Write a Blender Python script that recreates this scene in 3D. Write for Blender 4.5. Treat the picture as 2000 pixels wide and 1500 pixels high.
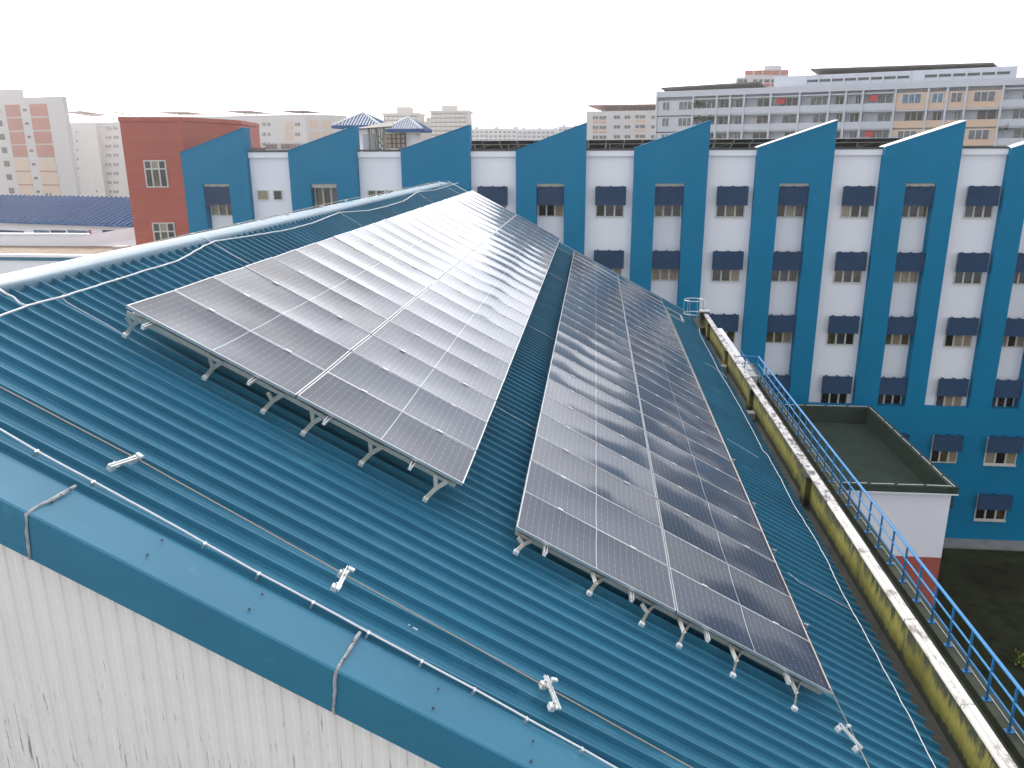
import bpy, math, random
from mathutils import Vector, Matrix, noise
R = math.radians
random.seed(7)
for o in list(bpy.data.objects): bpy.data.objects.remove(o)
SC = bpy.context.scene; COL = SC.collection
GZ = 22.75                                    # camera height above the school ground (ground is z = 0)

# ------------------------------------------------------------------ camera
YAW, PIT, ROL, FPX = 0.10177, 0.28570, -0.005235, 1556.8
def axes():
    F = Vector((-math.sin(YAW)*math.cos(PIT), math.cos(YAW)*math.cos(PIT), -math.sin(PIT)))
    Rt = Vector((math.cos(YAW), math.sin(YAW), 0)); U = Rt.cross(F)
    c, s = math.cos(ROL), math.sin(ROL)
    return c*Rt+s*U, c*U-s*Rt, F
CR, CU, CF = axes()
cam = bpy.data.cameras.new('camera'); co = bpy.data.objects.new('camera', cam); COL.objects.link(co)
co.location = (0, 0, GZ)
co.rotation_euler = Matrix((CR, CU, -CF)).transposed().to_euler()
cam.sensor_width = 36; cam.lens = 36*FPX/2000; cam.clip_end = 6000; cam.clip_start = .1
SC.camera = co

# ------------------------------------------------------------------ sky and sun
SUN_AZ, SUN_EL = R(-47), R(23.6)                # azimuth from +Y towards +X
sv = Vector((math.sin(SUN_AZ)*math.cos(SUN_EL), math.cos(SUN_AZ)*math.cos(SUN_EL), math.sin(SUN_EL)))
w = bpy.data.worlds.new('World'); SC.world = w; w.use_nodes = True
nt = w.node_tree; nt.nodes.clear()
def N(nt, t, **k):
    n = nt.nodes.new(t)
    for a, b in k.items(): setattr(n, a, b)
    return n
def L(nt, a, b): nt.links.new(a, b)
sky = N(nt, 'ShaderNodeTexSky', sky_type='NISHITA', sun_disc=False, sun_elevation=SUN_EL, sun_rotation=SUN_AZ,
        air_density=1.6, dust_density=7.0, ozone_density=1.0, altitude=20)
tc = N(nt, 'ShaderNodeTexCoord'); mp = N(nt, 'ShaderNodeMapping'); mp.inputs['Scale'].default_value = (1, 1, 2.6)
cl = N(nt, 'ShaderNodeTexNoise'); cl.inputs['Scale'].default_value = 2.6; cl.inputs['Detail'].default_value = 3; cl.inputs['Roughness'].default_value = .55
cr = N(nt, 'ShaderNodeValToRGB'); cr.color_ramp.elements[0].position = .36; cr.color_ramp.elements[1].position = .62
# haze towards the horizon hides the gaps between the clouds
sx = N(nt, 'ShaderNodeSeparateXYZ'); hz = N(nt, 'ShaderNodeMapRange')
hz.inputs[1].default_value = .25; hz.inputs[2].default_value = .40; hz.inputs[3].default_value = 1; hz.inputs[4].default_value = 0
mx = N(nt, 'ShaderNodeMath', operation='MAXIMUM')
# cloud brightness rises towards the sun
dt = N(nt, 'ShaderNodeVectorMath', operation='DOT_PRODUCT'); dt.inputs[1].default_value = sv
glow = N(nt, 'ShaderNodeMapRange'); glow.inputs[1].default_value = -.4; glow.inputs[2].default_value = 1; glow.inputs[3].default_value = 0; glow.inputs[4].default_value = 1
gp = N(nt, 'ShaderNodeMath', operation='POWER'); gp.inputs[1].default_value = 4.0
gm = N(nt, 'ShaderNodeMath', operation='MULTIPLY_ADD'); gm.inputs[1].default_value = 34
zb_ = N(nt, 'ShaderNodeValToRGB'); zm = N(nt, 'ShaderNodeMath', operation='MULTIPLY'); zm.inputs[1].default_value = 10
for p_, v_ in ((0, .62), (.26, .56), (.42, .30), (.62, .42), (1, .80)):
    e_ = zb_.color_ramp.elements[0] if p_ == 0 else zb_.color_ramp.elements[1] if p_ == 1 else zb_.color_ramp.elements.new(p_)
    e_.position = p_; e_.color = (v_, v_, v_, 1)
cc = N(nt, 'ShaderNodeVectorMath', operation='SCALE'); cc.inputs[0].default_value = (.91, .94, 1.0)
mix = N(nt, 'ShaderNodeMix', data_type='RGBA')
bg = N(nt, 'ShaderNodeBackground'); bg.inputs['Strength'].default_value = .12
out = N(nt, 'ShaderNodeOutputWorld')
L(nt, tc.outputs['Generated'], mp.inputs['Vector']); L(nt, mp.outputs[0], cl.inputs['Vector']); L(nt, cl.outputs['Fac'], cr.inputs[0])
L(nt, tc.outputs['Generated'], sx.inputs[0]); L(nt, sx.outputs['Z'], hz.inputs[0])
L(nt, cr.outputs['Color'], mx.inputs[0]); L(nt, hz.outputs[0], mx.inputs[1])
L(nt, tc.outputs['Generated'], dt.inputs[0]); L(nt, dt.outputs['Value'], glow.inputs[0]); L(nt, glow.outputs[0], gp.inputs[0]); L(nt, gp.outputs[0], gm.inputs[0]); L(nt, sx.outputs['Z'], zb_.inputs[0]); L(nt, zb_.outputs['Color'], zm.inputs[0]); L(nt, zm.outputs[0], gm.inputs[2])
L(nt, gm.outputs[0], cc.inputs['Scale'])
L(nt, mx.outputs[0], mix.inputs['Factor']); L(nt, sky.outputs[0], mix.inputs['A']); L(nt, cc.outputs[0], mix.inputs['B'])
L(nt, mix.outputs['Result'], bg.inputs['Color']); L(nt, bg.outputs[0], out.inputs[0])
sd = bpy.data.lights.new('sun', 'SUN'); so = bpy.data.objects.new('sun', sd); COL.objects.link(so)
sd.energy = 2.3; sd.angle = R(2.5); sd.color = (1, .90, .76)
so.rotation_euler = sv.to_track_quat('Z', 'Y').to_euler(); so.location = sv*60
SC.view_settings.view_transform = 'Standard'; SC.view_settings.look = 'None'
SC.view_settings.exposure = 0.75; SC.view_settings.gamma = 1.0
SC.render.engine = 'CYCLES'; SC.cycles.max_bounces = 7; SC.cycles.use_denoising = True
SC.cycles.volume_bounces = 0

# ------------------------------------------------------------------ materials
def mat(name, col, rough=.7, metal=0, var=.10, scale=1.5, bump=0, bscale=None, spec=.5, coat=0, stain=None, stretch=None):
    """paint-like material: base colour broken up by two scales of noise; stain=(colour, amount, scale)"""
    m = bpy.data.materials.new(name); m.use_nodes = True; t = m.node_tree; b = t.nodes['Principled BSDF']
    b.inputs['Roughness'].default_value = rough; b.inputs['Metallic'].default_value = metal
    b.inputs['Specular IOR Level'].default_value = spec; b.inputs['Coat Weight'].default_value = coat
    g = N(t, 'ShaderNodeNewGeometry'); vec = g.outputs['Position']
    if stretch:
        q = N(t, 'ShaderNodeMapping'); q.inputs['Scale'].default_value = stretch; L(t, vec, q.inputs['Vector']); vec = q.outputs[0]
    n1 = N(t, 'ShaderNodeTexNoise'); n1.inputs['Scale'].default_value = scale; n1.inputs['Detail'].default_value = 6; n1.inputs['Roughness'].default_value = .62
    L(t, vec, n1.inputs['Vector'])
    mr = N(t, 'ShaderNodeMapRange'); mr.inputs[1].default_value = .3; mr.inputs[2].default_value = .7; mr.inputs[3].default_value = 1-var; mr.inputs[4].default_value = 1+var*.6
    L(t, n1.outputs['Fac'], mr.inputs[0])
    c = N(t, 'ShaderNodeVectorMath', operation='SCALE'); c.inputs[0].default_value = col[:3]; L(t, mr.outputs[0], c.inputs['Scale'])
    o = c.outputs[0]
    if stain:
        n2 = N(t, 'ShaderNodeTexNoise'); n2.inputs['Scale'].default_value = stain[2]; n2.inputs['Detail'].default_value = 8; n2.inputs['Roughness'].default_value = .7
        L(t, vec, n2.inputs['Vector'])
        r2 = N(t, 'ShaderNodeMapRange'); r2.inputs[1].default_value = 1-stain[1]; r2.inputs[2].default_value = 1-stain[1]+.09; L(t, n2.outputs['Fac'], r2.inputs[0])
        x = N(t, 'ShaderNodeMix', data_type='RGBA'); x.inputs['B'].default_value = (*stain[0], 1)
        L(t, r2.outputs[0], x.inputs['Factor']); L(t, o, x.inputs['A']); o = x.outputs['Result']
    L(t, o, b.inputs['Base Color'])
    if bump:
        n3 = N(t, 'ShaderNodeTexNoise'); n3.inputs['Scale'].default_value = bscale or scale*8; n3.inputs['Detail'].default_value = 4
        L(t, vec, n3.inputs['Vector'])
        bp = N(t, 'ShaderNodeBump'); bp.inputs['Strength'].default_value = bump; bp.inputs['Distance'].default_value = .02
        L(t, n3.outputs['Fac'], bp.inputs['Height']); L(t, bp.outputs[0], b.inputs['Normal'])
    return m
M = {}
M['roof'] = mat('roof_blue_metal', (.038, .178, .270), .46, 0, .18, .9, .12, 14, .28, stain=((.06, .22, .31), .42, 2.2), stretch=(.35, 1, .35))
M['cap'] = mat('flashing_blue_metal', (.032, .170, .262), .46, 0, .10, 1.2, .10, 6, .35, stain=((.052, .21, .31), .40, 3))
M['ridge'] = mat('ridge_blue_metal', (.032, .115, .180), .50, 0, .2, 1.5, .10, 2.3, .6)
M['seal'] = mat('old_sealant', (.34, .34, .35), .8, 0, .45, 14, .6, 40)
M['clad'] = mat('white_cladding', (.80, .755, .71), .62, 0, .05, 2.5, .05, 30)
M['alu'] = mat('aluminium', (.62, .62, .62), .32, .75, .1, 8)
M['alub'] = mat('bright_aluminium', (.78, .78, .77), .38, .45, .1, 8)
M['gold'] = mat('galvanised_bracket', (.60, .57, .49), .38, .6, .15, 20)
M['dark'] = mat('underside_dark', (.012, .012, .014), .6)
M['rope'] = mat('white_cable', (.72, .72, .73), .55, 0, .1, 30)
M['tan'] = mat('tan_wire_rope', (.42, .33, .25), .6, 0, .1, 40)
M['blue'] = mat('facade_blue', (.001, .176, .330), .7, 0, .08, .35, .15, 9, .1, stain=((.04, .24, .36), .27, 1.4))
M['white'] = mat('facade_white', (.82, .81, .84), .7, 0, .03, .3, .05, 12, .3)
M['shade'] = mat('sunshade_navy', (.008, .045, .110), .7, 0, .2, 3, 0, None, .4)
M['frame'] = mat('window_frame', (.55, .54, .50), .5)
M['cream'] = mat('cream_lintel', (.62, .58, .48), .7)
M['capdark'] = mat('dark_capping', (.05, .05, .055), .5)
M['red'] = mat('red_wall', (.40, .100, .070), .7, 0, .10, .4, .1, 10, .3)
M['railing'] = mat('blue_rail_paint', (.018, .16, .38), .45, 0, .1, 12)
M['concrete'] = mat('mossy_concrete', (.060, .068, .045), .85, 0, .45, 1.4, .5, 12, .3, stain=((.02, .025, .02), .42, 2))
M['gutter'] = mat('gutter_floor', (.052, .047, .040), .6, 0, .5, .9, .3, 10, .4, stain=((.02, .022, .018), .45, 1.3))
M['greenroof'] = mat('green_membrane', (.038, .055, .040), .8, 0, .35, .8, .25, 14, .3, stain=((.02, .032, .022), .44, .8))
M['coping'] = mat('chalky_coping', (.50, .49, .48), .75, 0, .10, 3, .3, 20, .3, stain=((.22, .20, .19), .45, 5), stretch=(1, .45, 1))
M['copingw'] = mat('worn_coping', (.46, .45, .46), .75, 0, .2, 4, .3, 20, .3, stain=((.12, .11, .12), .52, 7), stretch=(1, .6, 1))
M['grass'] = mat('dark_grass', (.030, .034, .016), .95, 0, .5, 1.2, .8, 18, .1, stain=((.018, .014, .008), .46, .3))
M['path'] = mat('concrete_apron', (.22, .22, .21), .85, 0, .2, 1.5)
M['gravel'] = mat('brown_flat_roof', (.22, .17, .13), .9, 0, .3, 1.2, .4, 8, .2, stain=((.16, .12, .09), .45, 1.6))
M['bluetile'] = mat('blue_sheet_roof', (.035, .10, .24), .8, 0, .1, .8, spec=.15)
M['hdbw'] = mat('apartment_white', (.54, .51, .51), .75, 0, .05, .05, stretch=(1, 1, .3))
M['hdbg'] = mat('apartment_pale_grey', (.48, .50, .55), .75, 0, .06, .05)
M['hdbp'] = mat('apartment_peach', (.58, .42, .31), .75, 0, .06, .05)
M['hdbs'] = mat('apartment_sand', (.58, .44, .35), .75, 0, .06, .05)
M['hdbr'] = mat('apartment_brick_red', (.42, .155, .12), .75, 0, .08, .08)
M['hdbt'] = mat('tower_grey_beige', (.40, .36, .34), .8, 0, .06, .03)
M['redcloth'] = mat('red_blind', (.45, .05, .04), .8)
M['leaf'] = mat('balcony_leaves', (.05, .085, .03), .8, 0, .4, 2)
M['canopy'] = mat('canopy_brown_metal', (.085, .075, .065), .6, 0, .2, .5)
M['canopyr'] = mat('canopy_rust', (.30, .17, .14), .7, 0, .2, .3)
M['tan_fin'] = mat('weathered_steel', (.30, .28, .24), .6, 0, .2, 2)

def glassm(name, col, rough=.06, var=.6):
    m = mat(name, col, rough, 0, var, 1.7); m.node_tree.nodes['Principled BSDF'].inputs['Specular IOR Level'].default_value = .6; return m
PANES = [glassm('pane_dark', (.020, .018, .014)), glassm('pane_olive_reflection', (.10, .085, .035), .1, .8), glassm('pane_curtain', (.30, .24, .16), .2, .25),  # olive colour paints in the reflected ground and hall
         glassm('pane_black', (.012, .012, .012)), glassm('pane_blue_grey', (.05, .055, .07), .1)]
M['farpane'] = glassm('apartment_pane', (.10, .11, .12), .15)
M['fardark'] = glassm('apartment_dark_opening', (.060, .055, .055), .5)
M['farblue'] = glassm('apartment_blue_pane', (.08, .16, .24), .15)
M['farrail'] = mat('pale_drying_racks', (.40, .29, .24), .7)

def painted_clad():
    """white ribbed cladding: paint flaked to grey along the ribs"""
    m = M['clad']; t = m.node_tree; b = t.nodes['Principled BSDF']
    g = N(t, 'ShaderNodeNewGeometry'); q = N(t, 'ShaderNodeMapping'); q.inputs['Scale'].default_value = (42, 5, 2.2); L(t, g.outputs['Position'], q.inputs['Vector'])
    n = N(t, 'ShaderNodeTexNoise'); n.inputs['Scale'].default_value = 1; n.inputs['Detail'].default_value = 9; n.inputs['Roughness'].default_value = .72; L(t, q.outputs[0], n.inputs['Vector'])
    # more flaking lower down the wall and to the left
    sp = N(t, 'ShaderNodeSeparateXYZ'); L(t, g.outputs['Position'], sp.inputs[0])
    th = N(t, 'ShaderNodeMapRange'); th.inputs[1].default_value = 17.7; th.inputs[2].default_value = 19.9; th.inputs[3].default_value = .575; th.inputs[4].default_value = .70; L(t, sp.outputs['Z'], th.inputs[0])
    sb = N(t, 'ShaderNodeMath', operation='SUBTRACT'); L(t, n.outputs['Fac'], sb.inputs[0]); L(t, th.outputs[0], sb.inputs[1])
    r = N(t, 'ShaderNodeMapRange'); r.inputs[1].default_value = 0; r.inputs[2].default_value = .03; L(t, sb.outputs[0], r.inputs[0])
    old = b.inputs['Base Color'].links[0].from_socket
    x = N(t, 'ShaderNodeMix', data_type='RGBA'); x.inputs['B'].default_value = (.33, .30, .26, 1)
    L(t, r.outputs[0], x.inputs['Factor']); L(t, old, x.inputs['A']); L(t, x.outputs['Result'], b.inputs['Base Color'])
painted_clad()

def moss_wall():
    m = mat('mossy_parapet', (.150, .145, .036), .85, 0, .4, 1.1, .6, 9, .2)  # mossy wall; raised yellow also stands in for sunlight bounced off the panels
    t = m.node_tree; b = t.nodes['Principled BSDF']
    g = N(t, 'ShaderNodeNewGeometry'); sp = N(t, 'ShaderNodeSeparateXYZ'); L(t, g.outputs['Position'], sp.inputs[0])
    q = N(t, 'ShaderNodeMapping'); q.inputs['Scale'].default_value = (1, 5, 1.3); L(t, g.outputs['Position'], q.inputs['Vector'])
    n = N(t, 'ShaderNodeTexNoise'); n.inputs['Scale'].default_value = 1.4; n.inputs['Detail'].default_value = 9; n.inputs['Roughness'].default_value = .7; L(t, q.outputs[0], n.inputs['Vector'])
    hi = N(t, 'ShaderNodeMapRange'); hi.inputs[1].default_value = GZ-7.22; hi.inputs[2].default_value = GZ-6.85; hi.inputs[3].default_value = 0; hi.inputs[4].default_value = .26; L(t, sp.outputs['Z'], hi.inputs[0])
    lo = N(t, 'ShaderNodeMapRange'); lo.inputs[1].default_value = GZ-7.47; lo.inputs[2].default_value = GZ-7.36; lo.inputs[3].default_value = .3; lo.inputs[4].default_value = 0; L(t, sp.outputs['Z'], lo.inputs[0])
    a = N(t, 'ShaderNodeMath', operation='ADD'); a2 = N(t, 'ShaderNodeMath', operation='ADD')
    L(t, hi.outputs[0], a.inputs[0]); L(t, lo.outputs[0], a.inputs[1]); L(t, a.outputs[0], a2.inputs[0]); L(t, n.outputs['Fac'], a2.inputs[1])
    r = N(t, 'ShaderNodeMapRange'); r.inputs[1].default_value = .55; r.inputs[2].default_value = .70; L(t, a2.outputs[0], r.inputs[0])
    old = b.inputs['Base Color'].links[0].from_socket
    x = N(t, 'ShaderNodeMix', data_type='RGBA'); x.inputs['B'].default_value = (.030, .038, .028, 1)
    L(t, r.outputs[0], x.inputs['Factor']); L(t, old, x.inputs['A']); L(t, x.outputs['Result'], b.inputs['Base Color'])
    return m
M['moss'] = moss_wall()

def cells():
    """module glass: UV in metres; dark cells, pale lines between half-cells, bright dots at their corners, white middle line"""
    m = bpy.data.materials.new('solar_glass'); m.use_nodes = True; t = m.node_tree; b = t.nodes['Principled BSDF']
    uv = N(t, 'ShaderNodeUVMap'); s = N(t, 'ShaderNodeSeparateXYZ'); L(t, uv.outputs[0], s.inputs[0])
    def mth(op, a, c=None, d=None):
        n = N(t, 'ShaderNodeMath', operation=op)
        for i, v in enumerate((a, c, d)):
            if v is None: continue
            if isinstance(v, (int, float)): n.inputs[i].default_value = v
            else: L(t, v, n.inputs[i])
        return n.outputs[0]
    def line(src, pitch, off, half):      # 1 within half of a multiple of pitch
        a = mth('ADD', src, off); md = mth('PINGPONG', a, pitch/2)
        return mth('LESS_THAN', md, half)
    u, v = s.outputs['X'], s.outputs['Y']
    lu = line(u, .0862, 0, .0011); lv = line(v, .1655, 0, .0009)
    du = line(u, .0862, 0, .0042); dv = line(v, .1655, 0, .0042)
    dots = mth('MULTIPLY', du, dv)
    mid = mth('LESS_THAN', mth('ABSOLUTE', u), .0042)
    ln = mth('MAXIMUM', mth('MULTIPLY', lu, .42), mth('MULTIPLY', lv, .10))
    ln = mth('MAXIMUM', ln, mth('MULTIPLY', dots, .9)); ln = mth('MAXIMUM', ln, mid)
    oi = N(t, 'ShaderNodeObjectInfo')
    mr = N(t, 'ShaderNodeMapRange'); mr.inputs[3].default_value = .8; mr.inputs[4].default_value = 1.25; L(t, oi.outputs['Random'], mr.inputs[0])
    c = N(t, 'ShaderNodeVectorMath', operation='SCALE'); c.inputs[0].default_value = (.017, .025, .052); L(t, mr.outputs[0], c.inputs['Scale'])
    x = N(t, 'ShaderNodeMix', data_type='RGBA'); x.inputs['B'].default_value = (.62, .63, .66, 1)
    L(t, ln, x.inputs['Factor']); L(t, c.outputs[0], x.inputs['A']); L(t, x.outputs['Result'], b.inputs['Base Color'])
    b.inputs['Roughness'].default_value = .5
    b.inputs['Specular IOR Level'].default_value = .2
    b.inputs['Coat Weight'].default_value = .85; b.inputs['Coat Roughness'].default_value = .10; b.inputs['Coat IOR'].default_value = 1.35
    g = N(t, 'ShaderNodeNewGeometry'); nz = N(t, 'ShaderNodeTexNoise'); nz.inputs['Scale'].default_value = 1.3; nz.inputs['Detail'].default_value = 1; L(t, g.outputs['Position'], nz.inputs['Vector'])
    bp = N(t, 'ShaderNodeBump'); bp.inputs['Strength'].default_value = .22; bp.inputs['Distance'].default_value = .02; L(t, nz.outputs['Fac'], bp.inputs['Height']); L(t, bp.outputs[0], b.inputs['Coat Normal'])
    return m
M['cells'] = cells()

# ------------------------------------------------------------------ object helpers
def tag(o, label=None, cat=None, group=None, kind=None):
    if label: o['label'] = label
    if cat: o['category'] = cat
    if group: o['group'] = group
    if kind: o['kind'] = kind
    return o
def empty(name, loc, label, cat, group=None, rz=0, kind=None):
    o = bpy.data.objects.new(name, None); COL.objects.link(o); o.location = loc; o.rotation_euler = (0, 0, rz); o.empty_display_size = .3
    return tag(o, label, cat, group, kind)
class MB:
    def __init__(s): s.v = []; s.f = []; s.uv = None
    def quad(s, a, b, c, d): i = len(s.v); s.v += [tuple(a), tuple(b), tuple(c), tuple(d)]; s.f.append((i, i+1, i+2, i+3)); return s
    def box(s, x0, x1, y0, y1, z0, z1): return s.obox(Vector((x0, y0, z0)), Vector((x1-x0, 0, 0)), Vector((0, y1-y0, 0)), Vector((0, 0, z1-z0)))
    def obox(s, o, a, b, c):
        i = len(s.v)
        for k in range(8): s.v.append(tuple(o+a*(k & 1)+b*((k >> 1) & 1)+c*((k >> 2) & 1)))
        for f in ((0, 2, 3, 1), (4, 5, 7, 6), (0, 1, 5, 4), (2, 6, 7, 3), (0, 4, 6, 2), (1, 3, 7, 5)): s.f.append(tuple(i+q for q in f))
        return s
    def bar(s, p, q, wx, wy, up=(0, 0, 1)):       # rectangular bar from p to q
        p = Vector(p); q = Vector(q); d = (q-p); a = d.cross(Vector(up))
        if a.length < 1e-6: a = Vector((1, 0, 0))
        a.normalize(); b = a.cross(d).normalized()
        return s.obox(p-a*wx/2-b*wy/2, a*wx, b*wy, d)
    def tube(s, pts, r, n=6, close=True):
        pts = [Vector(p) for p in pts]; base = len(s.v)
        for k, p in enumerate(pts):
            d = (pts[min(k+1, len(pts)-1)]-pts[max(k-1, 0)]).normalized()
            a = d.cross(Vector((0, 0, 1)))
            if a.length < 1e-4: a = Vector((1, 0, 0))
            a.normalize(); b = d.cross(a)
            for j in range(n):
                t = 2*math.pi*j/n; s.v.append(tuple(p+a*math.cos(t)*r+b*math.sin(t)*r))
        for k in range(len(pts)-1):
            for j in range(n):
                s.f.append((base+k*n+j, base+k*n+(j+1) % n, base+(k+1)*n+(j+1) % n, base+(k+1)*n+j))
        if close:
            s.f.append(tuple(base+j for j in range(n))); s.f.append(tuple(base+(len(pts)-1)*n+j for j in reversed(range(n))))
        return s
    def prism(s, pts, d):                          # polygon (3D points) extruded by vector d
        i = len(s.v); n = len(pts); d = Vector(d)
        s.v += [tuple(p) for p in pts]+[tuple(Vector(p)+d) for p in pts]
        s.f.append(tuple(range(i, i+n))); s.f.append(tuple(reversed(range(i+n, i+2*n))))
        for k in range(n): q = (k+1) % n; s.f.append((i+k, i+n+k, i+n+q, i+q))
        return s
    def mesh(s, name):
        m = bpy.data.meshes.new(name); m.from_pydata(s.v, [], s.f); m.update(); return m
    def build(s, name, m, parent=None, smooth=False, bevel=0):
        me = s.mesh(name); me.materials.append(m); o = bpy.data.objects.new(name, me); COL.objects.link(o)
        import bmesh
        b = bmesh.new(); b.from_mesh(me); bmesh.ops.recalc_face_normals(b, faces=b.faces); b.to_mesh(me); b.free()
        if smooth: me.polygons.foreach_set('use_smooth', [True]*len(me.polygons)); me.update()
        if bevel: mo = o.modifiers.new('bevel', 'BEVEL'); mo.width = bevel; mo.segments = 2; mo.limit_method = 'ANGLE'
        if parent: o.parent = parent
        return o
def put(o, parent=None, loc=None):                 # copy of an object (shares mesh)
    c = o.copy(); COL.objects.link(c)
    if parent: c.parent = parent
    if loc is not None: c.location = loc
    return c
def tree_copy(root, loc):
    r = put(root, None, loc)
    for ch in root.children:
        c = put(ch, r)
        for g in ch.children: put(g, c)
    return r
def ray(px, py): return CR*((px-1000)/FPX)-CU*((py-750)/FPX)+CF
def at(px, py, n, d):                              # point seen at a pixel of the 2000 x 1500 photo on plane n.X = d (camera-relative)
    r = ray(px, py); return r*(d/r.dot(Vector(n)))
def W(p): return Vector((p[0], p[1], p[2]+GZ))     # camera-relative to world
class Face:
    """a vertical facade plane through two plan points; local x along it, local y into the building, local z = height above ground"""
    def __init__(s, a, b):
        s.a = Vector((a[0], a[1], 0)); d = Vector((b[0]-a[0], b[1]-a[1], 0)); s.d = d.normalized(); s.n = Vector((-s.d.y, s.d.x, 0)); s.rz = math.atan2(s.d.y, s.d.x)
    def at(s, px, py, off=0):
        r = ray(px, py); t = (s.a.dot(s.n)+off)/r.dot(s.n); p = r*t
        return (p-s.a).dot(s.d), p.z+GZ
    def root(s, name, label, cat, group=None): return empty(name, s.a, label, cat, group, s.rz)

# ================================================================== THE METAL ROOF
TH = .48987; NR = Vector((math.sin(TH), 0, math.cos(TH))); DN = Vector((math.cos(TH), 0, -math.sin(TH)))   # roof normal, direction down the slope
OFF = 4.34; RIBH = .068; PITCH = .2445
Y0, Y1 = 5.52, 36.2; XR, XE = -6.60, 4.50
def rp(x, y, h=0):                                  # world point above the near roof slope, h metres off the pans
    z = (-OFF-NR.x*x)/NR.z
    return W(Vector((x, y, z))+NR*h)
school_roof = empty('metal_roof', W((-6.7, 20, -1.4)), 'blue ribbed metal roof carrying the two solar arrays', 'roof')
school_roof.location = (0, 0, 0)
def ribbed(y0, y1, xa, xb):
    mb = MB(); prof = []; y = y0
    while y < y1:
        for t, h in ((0, .001), (.04, -.001), (.08, .0), (.082, .003), (.110, .003), (.112, .0), (.188, .0), (.1945, .005), (.197, RIBH-.004), (.1995, RIBH), (.2125, RIBH), (.215, RIBH-.004), (.2175, .005), (.226, .001)):
            prof.append((y+t, h))
        y += PITCH
    xs = [xa+(xb-xa)*k/10 for k in range(11)]
    n = len(prof)
    for (yy, h) in prof:
        for k, x in enumerate(xs):
            dh = .004*noise.noise(Vector((x*.5, yy*.7, 0)))
            mb.v.append(tuple(rp(x, yy, h+dh)))
    for i in range(n-1):
        for k in range(10):
            a = i*11+k; mb.f.append((a, a+1, a+12, a+11))
    return mb
ribbed(Y0-.02, Y1, -6.425, XE).build('roof_sheet', M['roof'], school_roof)
MB().quad(W((-8.6, 5.0, -2.35)), W((-18.5, 5.0, -7.6)), W((-18.5, 36, -7.6)), W((-8.6, 36, -2.35))).quad(W((-6.85, 5.0, -1.44)), W((-8.6, 5.0, -2.35)), W((-8.6, 36, -2.35)), W((-6.85, 36, -1.44))).build('rear_slope', M['roof'], school_roof)
# ridge cap: rounded, dented sheets with a small notched skirt
def ridge_cap():
    mb = MB(); pr = [(-6.39, -1.51, 0), (-6.395, -1.432, 0), (-6.50, -1.396, 1), (-6.64, -1.366, 1), (-6.79, -1.350, 1), (-6.94, -1.38, 1), (-7.1, -1.44, 1), (-7.2, -1.54, 0)]
    ys = []; y = 5.3
    while y < 36.2: ys.append(y); y += .2
    for y in ys:
        for (x, z, k) in pr:
            dz = k*(.016*noise.noise(Vector((x*1.3, y*.55, 3)))+.004*noise.noise(Vector((x*3, y*1.6, 9))))
            mb.v.append(tuple(W((x, y, z+dz))))
    n = len(pr)
    for i in range(len(ys)-1):
        for k in range(n-1): a = i*n+k; mb.f.append((a, a+1, a+n+1, a+n))
    return mb
ridge_cap().build('ridge_cap', M['ridge'], school_roof, smooth=True)
mb = MB(); y = Y0+.205
while y < 35.9: mb.obox(rp(-6.405, y-.003, .02), Vector((0, .006, 0)), Vector((.012, 0, -.006)), NR*.060); y += PITCH
mb.build('ridge_notch', M['roof'], school_roof)
mb = MB()
for k in range(9): y = 6.9+3.05*k; mb.bar(W((-6.42, y, -1.43)), W((-6.79, y+.02, -1.342)), .05, .006)
mb.build('ridge_lap', M['ridge'], school_roof)
# near verge flashing: flat top, vertical face, sealed laps
YV = 5.10
def vp(x, y, h=0): return rp(x, y, h)
mb = MB()
n = 60; xs = [XR-.35+(XE+.5-XR+.35)*k/n for k in range(n+1)]
prof = [(5.64, .010), (5.63, .030), (5.58, .040), (YV+.02, .058), (YV, .050)]
for x in xs:
    for (y, h) in prof: mb.v.append(tuple(vp(x, y+.006*noise.noise(Vector((x*.8, 0, 1))), h)))
    p = vp(x, YV, .05); mb.v.append((p.x, p.y-.003, p.z-.40)); mb.v.append((p.x, p.y+.02, p.z-.41))
q = len(prof)+2
for i in range(n):
    for k in range(q-1): a = i*q+k; mb.f.append((a, a+1, a+q+1, a+q))
mb.build('verge_flashing', M['cap'], school_roof)
def lap(x):
    mb = MB(); pts = []
    for k in range(15):
        t = k/14
        jx = .012*noise.noise(Vector((x*9, t*9, 1)))+(.06*t)
        if t < .5: p = vp(x-jx, 5.64-(5.64-YV)*t*2, .066)
        else: p = vp(x-jx-.02*(t-.5), YV-.012, .05); p.z -= (t-.5)*2*.40
        pts.append(p)
    rr = [.0095*(1+.6*noise.noise(Vector((x, k*1.7, 5)))) for k in range(15)]
    base = 0
    for k, p in enumerate(pts):
        d = Vector((1, 0, -.53)).normalized(); u = NR if k < 7 else Vector((0, -1, 0))
        for a, b in ((-1.5, 0), (-.8, .6), (.7, .5), (1.4, 0)): mb.v.append(tuple(p+d*rr[k]*a+u*.010*b))
    for k in range(14):
        for j in range(3): a = k*4+j; mb.f.append((a, a+1, a+5, a+4))
    return mb
sl = lap(-4.20); o = sl.build('sealed_joint', M['seal'], school_roof, smooth=True)
lap(-1.89).build('sealed_joint', M['seal'], school_roof, smooth=True)
lap(.5).build('sealed_joint', M['seal'], school_roof, smooth=True)
mb = MB()
for (px, py) in ((137, 957), (118, 968), (101, 981), (316, 1056), (288, 1084), (487, 1190), (512, 1161), (671, 1289), (688, 1255), (846, 1383), (856, 1346), (1037, 1487), (1041, 1448)):
    p = at(px, py, NR, -OFF+.06); a = W(p); mb.tube([a, a+NR*.012], .010, 7)
mb.build('rivets', M['capdark'], school_roof)
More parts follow.
